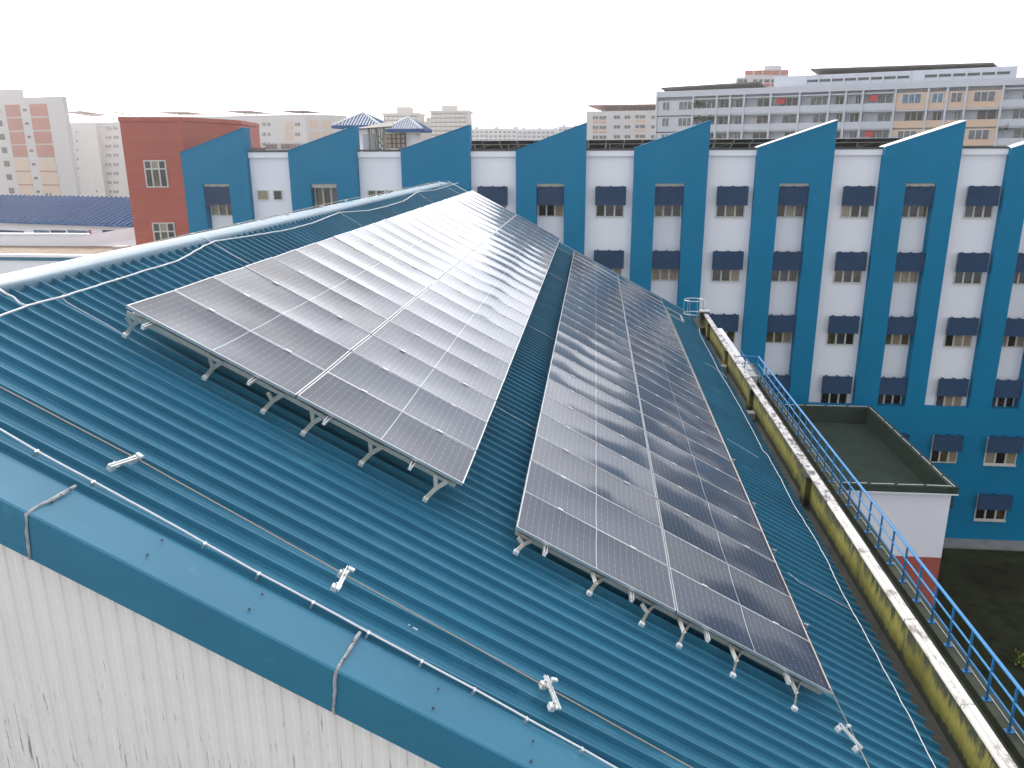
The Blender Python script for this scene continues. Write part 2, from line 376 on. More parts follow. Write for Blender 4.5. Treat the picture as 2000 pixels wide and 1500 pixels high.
# far verge, eave edge
mb = MB(); mb.prism([rp(XR, 36.15, 0), rp(XR, 36.15, .09), rp(XR, 36.5, .09), rp(XR, 36.5, -.3)], rp(XE+.1, 36.15, 0)-rp(XR, 36.15, 0))
mb.build('far_verge_flashing', M['ridge'], school_roof)
a = rp(XR+.05, 34.5, .055); b = rp(XE, 34.5, .055); mb = MB(); mb.bar(a, b, .10, .02, NR); mb.build('cover_strip', M['ridge'], school_roof)

# ------------------------------------------------------------------ gable wall, body, gutter, parapet
bw = empty('school_hall', (0, 0, 0), 'school hall walls under the blue ribbed roof, white ribbed cladding at the near end', 'building')
mb = MB(); pr = []; x = -7.2
while x < 6.2:
    for t, h in ((0, 0), (.06, .001), (.078, .009), (.125, .009), (.14, 0)): pr.append((x+t, h))
    x += .142
for (x, h) in pr:
    zt = (-OFF-NR.x*x)/NR.z-.22 if x > -6.7 else -1.4+.53*(x+6.7)-.22
    mb.v.append((x, 5.17-h, zt+GZ)); mb.v.append((x, 5.17-h, 0))
for i in range(len(pr)-1): a = i*2; mb.f.append((a, a+1, a+3, a+2))
mb.build('ribbed_cladding', M['clad'], bw)
MB().box(-18.3, 5.93, 5.2, 36.4, 0, GZ-7.86).build('wall', M['white'], bw)
ZF = -7.55
MB().box(4.20, 4.83, 5.13, 36.1, GZ-7.85, GZ+ZF).build('gutter_floor', M['gutter'], bw)
MB().box(4.83, 4.94, 5.13, 34.4, GZ-7.85, GZ-6.86).build('parapet', M['moss'], bw)
mb = MB(); cw = MB(); y = 5.13
while y < 34.5:
    y2 = min(y+1.9+random.random()*.5, 34.5)
    dx = random.uniform(-.006, .006); dz = random.uniform(-.004, .004)
    mm = cw if y > 15 else mb
    mm.box(4.795+dx, 4.872+dx, y, y2-.012, GZ-6.857+dz, GZ-6.802+dz); mm.box(4.874+dx, 4.965+dx, y, y2-.012, GZ-6.857+dz, GZ-6.792+dz); y = y2
mb.build('coping', M['coping'], bw, bevel=.010); cw.build('coping', M['copingw'], bw, bevel=.010)
for Yp in (16.6, 23.2, 28.0, 32.6):
    MB().box(4.72, 4.827, Yp, Yp+.35, GZ-7.545, GZ-6.86).build('pier', M['moss'], bw)
MB().box(4.66, 5.05, 34.40, 34.75, GZ-7.85, GZ-6.74).build('end_pier', M['moss'], bw)
MB().box(4.64, 5.08, 34.38, 34.8, GZ-6.737, GZ-6.69).build('pier_cap', M['coping'], bw)
for (a, b, Yp) in ((4.48, 4.76, 22.4), (4.48, 4.76, 27.6)):
    MB().box(a, b, Yp, Yp+.28, GZ-7.545, GZ-7.33).build('gutter_block', M['path'], bw)
# far eave end block
MB().box(4.3, 4.78, 33.6, 35.6, GZ-7.545, GZ-7.25).build('end_block', M['gutter'], bw)
# ledge walkway with upstand and flashing line
MB().box(4.943, 5.93, 5.13, 29.2, GZ-7.86, GZ-7.74).build('ledge', M['concrete'], bw)
MB().box(5.70, 5.96, 5.13, 29.2, GZ-7.74, GZ-7.60).build('ledge_kerb', M['concrete'], bw)
mb = MB(); y = 5.3
while y < 31: mb.box(5.842, 5.850, y, y+.58, GZ-7.598, GZ-7.592); y += .65
mb.build('conductor_strip', M['rope'], bw)
# ------------------------------------------------------------------ blue guard rail
gr = empty('guard_railing', W((5.78, 20, -7.6)), 'light blue pipe railing along the mossy ledge beside the parapet', 'railing'); gr.location = (0, 0, 0)
zk = GZ-7.60; RX = 5.76; HR = .72
ys = [10.32-.655*k for k in range(-26, 8)]
post = None
for y in ys:
    if post is None:
        mb = MB(); mb.tube([(RX, y, zk+.01), (RX, y, zk+HR)], .020, 8); mb.box(RX-.06, RX+.06, y-.045, y+.045, zk, zk+.012); mb.tube([(RX+.0, y, zk+.01), (RX, y, zk+.06)], .026, 8)
        post = mb.build('post', M['railing'], gr, bevel=0); yb = y
    else: put(post, gr, (0, y-yb, 0))
ymax = max(ys); ymin = min(ys)
for h, r in ((HR, .026), (.46, .017), (.23, .017)):
    MB().tube([(RX, ymin-.4, zk+h), (RX, ymax, zk+h)], r, 8).build('rail', M['railing'], gr)
    MB().tube([(RX, ymax, zk+h), (5.05, ymax, zk+h)], r*.8, 8).build('rail', M['railing'], gr)
MB().tube([(5.32, ymax, zk-.1), (5.32, ymax, zk+HR)], .018, 8).build('post', M['railing'], gr)
# grey stair slab beyond the corner
mb = MB(); mb.box(5.28, 5.66, ymax-.6, ymax+1.5, GZ-7.735, GZ-7.42)
tag(mb.build('concrete_slab', M['coping']), 'weathered grey slab lying on the ledge inside the railing corner', 'slab')
# ------------------------------------------------------------------ caged ladder at the far corner
ld = empty('cage_ladder', W((4.6, 35.3, -7.2)), 'galvanised hooped ladder cage at the far end of the gutter', 'ladder')
cx, cy = 4.45, 35.2
for h in (-7.35, -6.95, -6.35):
    pts = [W((cx+.42*math.cos(t), cy+.42*math.sin(t), h)) for t in [R(a) for a in range(0, 361, 15)]]
    o = MB().tube([p-ld.location for p in pts], .022, 6).build('hoop', M['alu'], ld)
for a in (0, 60, 120, 180, 240, 300):
    p = W((cx+.42*math.cos(R(a)), cy+.42*math.sin(R(a)), -7.4)); MB().tube([p-ld.location, p+Vector((0, 0, 1.07))-ld.location], .011, 6).build('cage_bar', M['alu'], ld)
for s in (0, .17):
    p = W((4.72+s, 34.95, -7.5)); MB().bar(p-ld.location, p+Vector((0, 0, 1.2))-ld.location, .045, .03).build('stile', M['alub'], ld)
# access hatch frame on the roof by the far corner
mb = MB(); a = rp(3.4, 33.3, .12)
for p, q in (((3.15, 32.8), (3.75, 32.8)), ((3.75, 32.8), (3.75, 34.3)), ((3.75, 34.3), (3.15, 34.3))): mb.bar(rp(*p, .08), rp(*q, .08), .06, .05, NR)
tag(mb.build('bracket_frame', M['alu']), 'small open metal frame standing on the roof past the right array', 'frame')

# ================================================================== SOLAR ARRAYS
ROWP = 2.12/2*.98151; MODW = 2.12
def solar_array(O, label, legs, rails):
    O = W(Vector(O)); root = empty('solar_array', O, label, 'solar array', 'solar arrays laid on the blue roof')
    gp = .008
    gl = None; k = 0
    for i in range(25):
        rt_ = random.gauss(0, .007)
        for j in range(2):
            c = DN*((j+.5)*MODW)+Vector((0, (i+.5)*ROWP, 0))
            if gl is None:
                hx, hy = MODW/2-gp, ROWP/2-gp; fr = .013
                mb = MB(); nx, ny = 8, 6; gx, gy = hx-fr, hy-fr; uvs = []
                for b in range(ny+1):
                    for a in range(nx+1):
                        u = -gx+2*gx*a/nx; v = -gy+2*gy*b/ny
                        bow = -.014*(1-(u/gx)**4)*(1-(v/gy)**2)
                        mb.v.append(tuple(DN*u+Vector((0, v, 0))+NR*(bow-.002)))
                for b in range(ny):
                    for a in range(nx): q = b*(nx+1)+a; mb.f.append((q, q+1, q+nx+2, q+nx+1))
                me = mb.mesh('solar_panel'); me.materials.append(M['cells'])
                uvl = me.uv_layers.new(name='UVMap')
                for lp in me.loops:
                    p = Vector(me.vertices[lp.vertex_index].co); uvl.data[lp.index].uv = (p.dot(DN), p.y)
                me.polygons.foreach_set('use_smooth', [True]*len(me.polygons))
                gl = bpy.data.objects.new('solar_panel', me); COL.objects.link(gl); gl.parent = root
                fb = MB()
                A, B, Cn = DN, Vector((0, 1, 0)), NR
                fb.obox(A*-hx+B*-hy+Cn*-.035, A*2*hx, B*fr, Cn*.037); fb.obox(A*-hx+B*(hy-fr)+Cn*-.035, A*2*hx, B*fr, Cn*.037)
                fb.obox(A*-hx+B*(-hy+fr)+Cn*-.035, A*fr, B*2*(hy-fr), Cn*.0365); fb.obox(A*(hx-fr)+B*(-hy+fr)+Cn*-.035, A*fr, B*2*(hy-fr), Cn*.0365)
                fo = fb.build('frame', M['alu'], gl)
                bb = MB(); bb.quad(A*-hx+B*-hy+Cn*-.030, A*hx+B*-hy+Cn*-.030, A*hx+B*hy+Cn*-.030, A*-hx+B*hy+Cn*-.030); bo = bb.build('backsheet', M['dark'], gl)
                g = gl
            else:
                g = put(gl, root); put(fo, g); put(bo, g)
            g.location = c+NR*random.uniform(-.001, .001)
            g.rotation_euler = (rt_+random.gauss(0, .0022), random.gauss(0, .0022), 0)
            k += 1
    # mid clamps between rows
    cm = None
    for i in range(1, 25):
        for wq in (.53, 1.59, 2.65, 3.71):
            c = DN*wq+Vector((0, i*ROWP, .0))
            if cm is None: cm = MB().obox(-DN*.04-Vector((0, .018, 0))+NR*.001, DN*.08, Vector((0, .036, 0)), NR*.006).build('clamp', M['alub'], root); q = cm
            else: q = put(cm, root)
            q.location = c
    for wq in rails:                                # long rails under the modules, ends sticking out towards the camera
        c = DN*wq+NR*-.040; mb = MB()
        mb.obox(c-DN*.02+Vector((0, -.16, 0))-NR*.045, DN*.008, Vector((0, 26.2, 0)), NR*.045)
        mb.obox(c+DN*.012+Vector((0, -.16, 0))-NR*.045, DN*.008, Vector((0, 26.2, 0)), NR*.045)
        mb.obox(c-DN*.012+Vector((0, -.16, 0))-NR*.045, DN*.024, Vector((0, 26.2, 0)), NR*.010)
        mb.build('rail', M['alub'], root)
    for y in (.10, 5.3, 10.5, 15.7, 20.9, 25.4):
        c = Vector((0, y, 0))-NR*.086; MB().obox(c-NR*.055+DN*.05, DN*4.12, Vector((0, .045, 0)), NR*.055).build('cross_beam', M['gold' if y < 1 else 'alu'], root)
    for ft, flip in legs:                           # ft = foot point relative to the array corner, along slope and towards the camera
        br = MB(); wq = ft.dot(DN); fy = ft.y; bot = ft.dot(NR)+.03; top = -.10; T = Vector((0, .010, 0))
        def P(u, t): return DN*(wq+u)+Vector((0, .08+(fy-.08)*t, 0))+NR*(top+(bot-top)*t)
        def strip(p, q, wd, k=T):
            d = (q-p).normalized(); n = d.cross(Vector((0, 1, 0))).normalized()*wd/2
            br.prism([p+n, q+n, q-n, p-n], k)
        strip(P(0, 1), P(.05, .42), .050); strip(P(.05, .45), P(.125, 0), .050)
        strip(P(.05, .50), P(-.035, 0) if not flip else P(-.04, .25), .046, T*2); strip(P(-.045, .03), P(.14, .03), .040)
        b = br.build('bracket', M['gold'], root)
        fb = MB(); q = P(0, 1); fb.obox(q-DN*.030-Vector((0, .035, 0))-NR*.04, DN*.06, Vector((0, .055, 0)), NR*.050); fb.build('rib_clamp', M['alub'], b, bevel=.006)
    return root
O1 = (-5.1339, 8.2283, -1.6293); O2 = (-.8085, 8.2672, -4.1475)
def feet(O, pts): return [at(px, py, NR, -OFF+RIBH)-Vector(O) for px, py in pts]
l1 = feet(O1, [(245, 657), (400, 740), (514, 805), (592, 848), (705, 907), (830, 977)])
l2 = feet(O2, [(1007, 1080), (1150, 1160), (1252, 1220), (1325, 1262), (1430, 1320), (1550, 1385)])
solar_array(O1, 'left solar array of fifty dark panels nearer the ridge, glaring white with sky', list(zip(l1, (1, 0, 1, 0, 0, 0))), (.33, 1.62, 2.55, 3.62))
solar_array(O2, 'right solar array of fifty dark panels nearer the gutter and parapet', list(zip(l2, (1, 0, 1, 0, 0, 0))), (.42, 1.55, 2.55, 3.62))

# ================================================================== CABLES, WIRES, ANCHORS
def draped(name, pts, r, m, label, cat, h=.06, wob=.0, step=.12, seed=0, group=None, n=6, clip=None):
    P = [at(px, py, NR, -OFF+h) for px, py in pts]; Q = []
    for a, b in zip(P[:-1], P[1:]):
        k = max(1, int((b-a).length/step))
        for i in range(k):
            p = a.lerp(b, i/k); z = noise.noise(Vector((p.x*3+seed, p.y*3, 0)))
            p = p+Vector((z*wob, noise.noise(Vector((p.x*3, p.y*3, seed+5)))*wob, 0)); Q.append(W(p))
    Q.append(W(P[-1]))
    o = MB().tube(Q, r, n).build(name, m, None, smooth=True); tag(o, label, cat, group)
    if clip:
        for c in clip:
            p = W(at(*c, NR, -OFF+h)); MB().obox(p-DN*.009-Vector((0, .035, 0))-NR*.05, DN*.018, Vector((0, .048, 0)), NR*.060).build('clip', M['alu'], o)
    return o
draped('conductor_cable', [(-60, 806), (0, 838), (73, 881), (183, 941), (291, 999), (401, 1061), (506, 1120), (612, 1176), (720, 1235), (824, 1291), (927, 1346), (1029, 1403), (1137, 1462), (1220, 1510), (1330, 1570)], .0095, M['rope'],
       'thick white cable clipped along the near verge of the roof', 'cable', .075, .004,
       clip=[(73, 881), (183, 941), (401, 1061), (506, 1120), (612, 1176), (720, 1235), (824, 1291), (927, 1346), (1029, 1403), (1137, 1462)])
draped('ridge_cable', [(-30, 630), (0, 617), (55, 597), (125, 578), (200, 555), (250, 539), (300, 524), (345, 510), (380, 490), (420, 471), (500, 459), (560, 449), (610, 436), (662, 415), (720, 411), (755, 403), (790, 392), (815, 375), (850, 371), (895, 357)], .0115, M['rope'],
       'wavy white rope-like cable running below the ridge cap', 'cable', .085, .03, seed=3,
       clip=[(55, 597), (125, 578), (230, 545), (325, 517)])
draped('cable_branch', [(-4, 563), (12, 574), (26, 580), (38, 592), (55, 598)], .012, M['rope'], 'short white cable curling down from the ridge to join the wavy cable', 'cable', .085)
draped('gutter_cable', [(1366, 640), (1366, 650), (1378, 674), (1393, 701), (1404, 725), (1420, 750), (1433, 773), (1447, 797), (1458, 818), (1471, 842), (1490, 880), (1498, 887), (1527, 939), (1548, 982), (1588, 1045), (1619, 1101), (1629, 1125), (1636, 1140), (1660, 1185), (1672, 1207), (1700, 1257), (1725, 1305), (1745, 1340), (1760, 1370), (1777, 1400), (1800, 1447), (1810, 1470), (1826, 1498), (1850, 1545)], .0072, M['rope'],
       'thin pale cable wavering down the roof beside the gutter', 'cable', .07, .012, seed=8)
for k, (pts, lab) in enumerate([
        ([(122, 583), (130, 590), (205, 632), (247, 657)], 'thin white wire from the wavy cable down to the left array corner'),
        ([(388, 457), (420, 477), (455, 498), (486, 514)], 'thin white wire from the ridge under the left array edge'),
        ([(664, 416), (690, 430), (706, 441)], 'thin white wire midway along the dark strip above the left array'),
        ([(816, 376), (832, 388), (846, 396)], 'farthest thin white wire above the left array near the ridge end'),
        ([(968, 792), (1000, 812), (1027, 826), (1050, 841)], 'thin wire crossing the gap between the arrays nearer the camera'),
        ([(1029, 634), (1052, 646), (1086, 665)], 'thin wire crossing the gap between the arrays halfway along'),
        ([(1070, 531), (1085, 539), (1103, 550)], 'thin wire crossing the gap between the arrays near the far end'),
        ([(1539, 1118), (1562, 1137), (1613, 1164), (1661, 1190)], 'thin wire from the right array down to the gutter cable, nearest one'),
        ([(1420, 857), (1444, 871), (1482, 894)], 'thin wire from the right array towards the gutter cable, middle one'),
        ([(1377, 708), (1402, 722), (1420, 738)], 'thin wire from the right array towards the gutter cable, farthest one')]):
    draped('down_wire', pts, .0045 if k != 1 else .007, M['rope'], lab, 'wire', .066, .004, group='thin earthing wires crossing the roof', n=5)
# lifeline along the near verge: tensioned wire on anchors
AN = [(242, 912), (664, 1140), (1072, 1362)]
wire = [W(at(px, py, NR, -OFF+.13)) for px, py in ((-60, 724), (262, 893), (678, 1125), (1075, 1346), (1460, 1560))]
tag(MB().tube(wire, .0062, 7).build('lifeline_wire', M['tan']), 'tan twisted lifeline wire strung above the ribs along the near verge', 'wire')
def anchor(px, py, ang, label, s=1.0):
    base = W(at(px, py, NR, -OFF+RIBH)); rt = empty('lifeline_anchor', base, label, 'anchor', 'lifeline anchors clamped to the roof ribs')
    ca, sa = math.cos(R(ang)), math.sin(R(ang)); A = (DN*ca+Vector((0, 1, 0))*sa); B = (DN*-sa+Vector((0, 1, 0))*ca)
    mb = MB(); Lh = .19*s
    mb.obox(A*-.019+B*-Lh+NR*.05, A*.010, B*2*Lh, NR*.026); mb.obox(A*.009+B*-Lh+NR*.05, A*.010, B*2*Lh, NR*.026); mb.obox(A*-.018+B*(-Lh+.02)+NR*.050, A*.036, B*(2*Lh-.06), NR*.007)
    mb.build('channel', M['alub'], rt)
    for t in (-1, 1):
        c = B*t*PITCH/2/max(.5, abs(ca))*.92
        cb = MB(); cb.obox(c-A*.055-B*.035+NR*-.012, A*.055, B*.062, NR*.056); cb.obox(c-A*.03-B*.02+NR*.044, A*.055, B*.045, NR*.014)
        q = cb.build('rib_clamp', M['alub'], rt, bevel=.004)
        MB().tube([c-A*.025+NR*.04, c-A*.025+NR*.075], .011, 6).build('bolt', M['alu'], q)
    c = B*Lh*.55; MB().tube([c+A*.03+NR*.045, c+A*.03+NR*.125], .010, 8).build('eye_bolt', M['alu'], rt)
    MB().obox(c+A*.0-B*.02+NR*.105, A*.06, B*.035, NR*.022).build('wire_clip', M['alub'], rt)
for (px, py), ang, lb in zip(AN, (-14, 2, 24), ('lifeline anchor leftmost on the near verge wire, lying tilted', 'lifeline anchor in the middle of the near verge wire above a sealed joint', 'lifeline anchor rightmost on the near verge wire, standing upright')):
    anchor(px, py, ang, lb)
anchor(1655, 1445, 34, 'lifeline anchor with a thin wire on the roof below the right array corner', .9)
mb = MB().tube([W(at(px, py, NR, -OFF+h)) for px, py, h in ((1302, 604, .34), (1622, 1345, .34), (1665, 1432, .13), (1712, 1530, .13))], .006, 6)
tag(mb.build('array_lifeline', M['tan']), 'tan lifeline wire running along the right edge of the right array', 'wire')
for i, (px, py) in enumerate(((1434, 899), (1474, 985), (1514, 1076), (1577, 1222))):
    p = W(at(px, py, NR, -OFF+.30)); mb = MB(); mb.tube([p-NR*.05, p+NR*.03], .012, 6); mb.obox(p-DN*.05-Vector((0, .012, 0)), DN*.06, Vector((0, .024, 0)), NR*.012)
    tag(mb.build('wire_bracket', M['alu']), ['farthest', 'second farthest', 'second nearest', 'nearest'][i]+' tiny bracket holding the lifeline to the right array edge', 'bracket', 'brackets of the array lifeline')
# ridge lifeline
ORD = 'first second third fourth fifth sixth seventh eighth ninth tenth eleventh twelfth thirteenth'.split()
RP = [(-20, 556), (8, 551), (219, 491), (375, 456), (463, 437), (560, 416), (627, 401), (675, 390), (722, 382), (756, 375), (787, 368), (813, 364), (836, 358), (858, 354)]
pts = []
for px, py in RP: pts.append(at(px, py, (1, 0, 0), -6.80))
tag(MB().tube([W(p) for p in pts], .009, 6).build('ridge_lifeline', M['tan']), 'tan lifeline wire strung along the top of the ridge cap', 'wire')
for i, p in enumerate(pts[2:]):
    q = W(p); mb = MB(); mb.tube([Vector((q.x, q.y, GZ-1.37)), q], .010, 6); mb.obox(Vector((q.x-.03, q.y-.04, q.z-.03)), Vector((.06, 0, 0)), Vector((0, .10, 0)), Vector((0, 0, .03)))
    tag(mb.build('ridge_post', M['alu']), ORD[i]+' metal post of the ridge lifeline counted from the left edge', 'post', 'posts of the ridge lifeline')

# ================================================================== GROUND
g = MB(); g.quad((-2300, -50, 0), (2300, -50, 0), (2300, 2300, 0), (-2300, 2300, 0)); tag(g.build('ground', M['grass']), kind='structure')
g = MB(); g.box(6, 60, 44.9, 46.2, .0, .12); tag(g.build('apron_path', M['path']), kind='structure')

# ================================================================== THE STRIPED CLASSROOM BLOCK
FY = 46.0
cb = Face((0, FY), (1, FY)); CB = cb.root('classroom_block', 'long classroom block of blue slanted fins and white bays behind the roof', 'building')
ROWS = [(364, 402, 425.5), (494, 530, 553.5), (619.5, 653, 675), (738, 771, 792.7), (853, 884, 906), (966, 995, 1014)]
XC = [1790, 1771, 1755, 1738, 1941, 1920]
RZ = [tuple(cb.at(x, y, .50 if i < 4 else 0)[1] for y in r) for i, (r, x) in enumerate(zip(ROWS, XC))]
SZ = [tuple(cb.at(x, y, .16 if i < 4 else -.28)[1] for y in r) for i, (r, x) in enumerate(zip(ROWS, XC))]
def avx(*pts): return sum(cb.at(px, py)[0] for px, py in pts)/len(pts)
FINS = [  # left edge, right edge, slot left, slot right, (short top, tall top) pixels
    (avx((350, 300), (366, 455)), avx((476, 249), (491, 432)), (396, 447), (300, 250)),
    (avx((562, 295), (571, 410)), avx((692, 247), (700, 390)), (606, 657), (295, 247)),
    (avx((782, 292)), avx((916, 245)), (828, 880), (293, 245)),
    (avx((1007, 295), (1008, 420)), avx((1146, 240), (1141, 500)), (1048, 1102), (294, 240)),
    (avx((1240, 290), (1232.6, 480)), avx((1389, 236), (1370, 525)), (1280, 1337), (290, 236)),
    (avx((1484, 288), (1446, 694)), avx((1640, 234), (1576, 787)), (1523, 1582), (288, 235)),
    (avx((1733, 287), (1665, 787)), avx((1886, 237), (1806.5, 793.6)), (1770, 1829), (287, 236)),
    (avx((1975, 290), (1911, 700), (1893, 797)), None, (2012, 2071), (289, 237)),
]
ZB = cb.at(1790, 795)[1]                              # bottom of the striped part
ZSL = cb.at(1790, 358)[1]                             # top of the slots
DF = .45; DW = .62                                    # white bays and slot backs lie behind the fin faces
fx = []
bayw = []
for k, (a, b, sl, tp) in enumerate(FINS):
    if b is None: b = a+(FINS[6][1]-FINS[6][0])
    s0 = cb.at(sl[0], 358)[0]; s1 = cb.at(sl[1], 358)[0]
    zs = cb.at((a and 1000), tp[0])[1]; zs = cb.at(1000, tp[0])[1] if False else zs
    fx.append([a, b, s0, s1])
    px = [350, 562, 782, 1007, 1240, 1484, 1733, 1975][k]; pr_ = [476, 692, 916, 1146, 1388, 1640, 1886, 2128][k]
    fx[-1] += [cb.at(px, tp[0])[1], cb.at(pr_, tp[1])[1]]
    bayw.append(b-a)
# more fins out of frame to the right
for k in range(2):
    p = fx[-1]; d = fx[7][0]-fx[6][0]; fx.append([p[0]+d, p[1]+d, p[2]+d, p[3]+d, p[4], p[5]])
for k, (a, b, s0, s1, zs, zt) in enumerate(fx):
    D = 0; mb = MB()
    zb = ZB
    mb.prism([(a, D, zs), (b, D, zt), (b, D, zb), (s1, D, zb), (s1, D, ZSL), (s0, D, ZSL), (s0, D, zb), (a, D, zb)], (0, DF+.45, 0))
    f = mb.build('fin', M['blue'], CB)
    # sloping capping, painted white on the right-hand fins for their sunlit top edges
    t = Vector((b-a, 0, zt-zs)).normalized(); nrm = Vector((-t.z, 0, t.x))
    c = MB(); c.obox(Vector((a, -.03, zs))+nrm*.004, t*((Vector((b-a, 0, zt-zs))).length), Vector((0, DF+.50, 0)), nrm*.035); c.build('fin_capping', M['white' if k > 4 else 'blue'], f)
    c = MB(); c.box(s0+.003, s1-.003, DW-.002, DW+.3, ZB-.0, ZSL-.004); c.build('slot_wall', M['white'], f)
    c = MB(); c.box(s0+.005, s1-.005, .16, DW-.006, RZ[0][0]-.02, ZSL-.002); c.build('lintel', M['cream'], f)
# white bays
ZC = cb.at(1430, 293)[1]
xs_ = [(-23.2, fx[0][0])]+[(fx[i][1], fx[i+1][0]) for i in range(len(fx)-1)]
for k, (a, b) in enumerate(xs_):
    if k == 0: continue
    MB().box(a+.003, b-.003, DF, DF+.6, ZB+.003, ZC).build('white_bay', M['white'], CB)
    MB().box(a+.005, b-.005, DF-.14, DF+.5, ZC-.30, ZC-.004+.006).build('cornice', M['white'], CB)
    MB().box(a+.005, b-.005, DF-.17, DF+.7, ZC+.010, ZC+.12).build('capping', M['capdark'], CB)
MB().box(fx[0][0], 62, .002, DF+8, 0, ZB-.004).build('base_wall', M['blue'], CB)
MB().box(fx[0][0]+.2, 62, DF+.62, 16, ZB, ZC-.05).build('wall', M['white'], CB)
MB().box(fx[0][0]+.2, 62, DF+.72, 15.9, ZC-.048, ZC-.02).build('roof_slab', M['path'], CB)
# windows and sunshades
def window_mesh(wd, ht, npan=3):
    fr = MB(); t = .055
    fr.box(0, wd, -.04, .03, 0, t); fr.box(0, wd, -.04, .03, ht-t, ht); fr.box(0, t, -.04, .03, t, ht-t); fr.box(wd-t, wd, -.04, .03, t, ht-t)
    for k in range(1, npan): x = wd*k/npan; fr.box(x-.045, x+.045, -.05, .03, t, ht-t)
    return fr
WC = {}
def window(parent, x, y, z, wd, ht, npan=3):
    key = (round(wd, 2), round(ht, 2), npan)
    if key not in WC:
        f = window_mesh(wd, ht, npan).build('window', M['frame'], parent); ps = []
        for k in range(npan):
            q = MB(); x0 = wd*k/npan+.03; x1 = wd*(k+1)/npan-.03
            q.quad((x0, -.006, .05), (x1, -.006, .05), (x1, -.006, ht-.05), (x0, -.006, ht-.05)); ps.append(q.mesh('pane'))
        WC[key] = (f, ps)
    else: f = put(WC[key][0], parent)
    ps = WC[key][1]
    f.location = (x, y, z)
    for me in ps:
        m = random.choices(range(5), (4, 3.5, 3.5, 2.5, 1.5))[0]
        me2 = me.copy(); me2.materials.clear(); me2.materials.append(PANES[m]); o = bpy.data.objects.new('pane', me2); COL.objects.link(o); o.parent = f
    return f
SH = {}
def sunshade(parent, x, y, z0, z1, wd):
    key = (round(wd, 2), round(z1-z0, 2))
    if key not in SH:
        ht = z1-z0; mb = MB(); n = 13
        for k in range(n):
            a = ht*k/n; b = ht*(k+1)/n; mb.prism([(0, -.02, a), (0, -.045, a+.006), (0, -.02, b-.002), (0, .0, b-.002), (0, .0, a)], (wd, 0, 0))
        mb.box(-.012, 0, -.05, .03, 0, ht); mb.box(wd, wd+.012, -.05, .03, 0, ht); mb.box(-.01, wd+.01, -.05, .03, ht, ht+.05)
        s = mb.build('sunshade', M['shade'], parent)
        brs = []
        for t in (.12, .5, .88):
            c = MB(); c.box(wd*t-.06, wd*t+.06, -.01, .20, ht+.05, ht+.075); brs.append(c.build('bracket', M['shade'], s))
        SH[key] = (s, brs)
    else:
        s = put(SH[key][0], parent)
        for b in SH[key][1]: put(b, s)
    s.location = (x, y, z0); return s
cols = []
for k, (a, b, s0, s1, zs, zt) in enumerate(fx):
    cols.append(('slot', s0, s1, k))
wp = {2: (936, 990), 3: (1163, 1218), 4: (1397, 1453), 5: (1640, 1696), 6: (1880, 1936), 7: (2122, 2178)}
for k, (p0, p1) in wp.items():
    a = cb.at(p0, 425, DF)[0]; b = cb.at(p1, 425, DF)[0]; cols.append(('bay', a, b, k))
wdS = fx[5][3]-fx[5][2]
for kind, a, b, k in cols:
    for r in range(6):
        zt, zm, zs = RZ[r]
        if kind == 'slot':
            if k == 2 and r > 2 and False: continue
            wd = (b-a)-.10 if r < 4 else 1.75
            yy = DW-.03 if r < 4 else -.015
            if r >= 4: window(CB, a+.08, yy, zs, wd, zt-zs-.02); MB().box(a+.05, a+.11+wd, -.12, -.055, zs-.10, zs-.002).build('sill', M['frame'], CB)
            else: window(CB, a+.05, yy, zs, wd, zt-zs-.06 if r else zt-zs-.02)
            if not (k == 1 and r == 0): sunshade(CB, a+.05 if r < 4 else a+.04, (.12 if r < 4 else -.30), SZ[r][1], SZ[r][0]-.04, wd+(.03 if r < 4 else .1))
        else:
            wd = b-a; yy = DF-.035 if r < 4 else -.045
            window(CB, a, yy, zs, wd, zt-zs); sunshade(CB, a-.03, yy-.26, SZ[r][1], SZ[r][0]-.04, wd+.10)
# small toilet windows on the left bays
def small(p0, p1, y0, y1, n):
    a, z1 = cb.at(p0, y0, DF); b, z0 = cb.at(p1, y1, DF); window(CB, a, DF-.02, z0, b-a, z1-z0, n)
small(502, 526, 371, 391, 1); small(533, 553, 371, 391, 1); small(718, 770, 371, 392, 3)
# ------------------------------------------------------------------ rooftop solar rack seen from behind
a = cb.at(905, 285, 4)[0]; b = cb.at(1850, 285, 4)[0]
zt = cb.at(1400, 272, 4)[1]; rk = empty('rooftop_solar_rack', (0, FY+4.2, 0), 'long dark solar rack on the classroom block roof seen from behind', 'solar rack')
mb = MB(); npn = 26; st = (b-a)/npn
for k in range(npn):
    x0 = a+k*st
    mb.obox(Vector((x0, 0, zt)), Vector((st-.03, 0, 0)), Vector((0, 3.6, -1.0)), Vector((0, .01, .035)))
mb.build('solar_panel', M['dark'], rk)
mb = MB(); mb.box(a, b, -.03, 0, zt, zt+.03); mb.build('edge_rail', M['alu'], rk)
mb = MB()
for yy, zz in ((.5, -.17), (1.6, -.47), (2.8, -.81)): mb.box(a, b, yy, yy+.06, zt+zz-.08, zt+zz-.02)
mb.build('purlin', M['tan_fin'], rk)
for k in range(14):
    x = a+.6+k*(b-a-1.2)/13; mb = MB(); mb.box(x-.04, x+.04, .6, .68, ZC, zt-.2)
    mb.bar((x, .64, ZC+.1), (x+1.0, .64, ZC+.38), .03, .03); mb.build('strut', M['tan_fin'], rk)
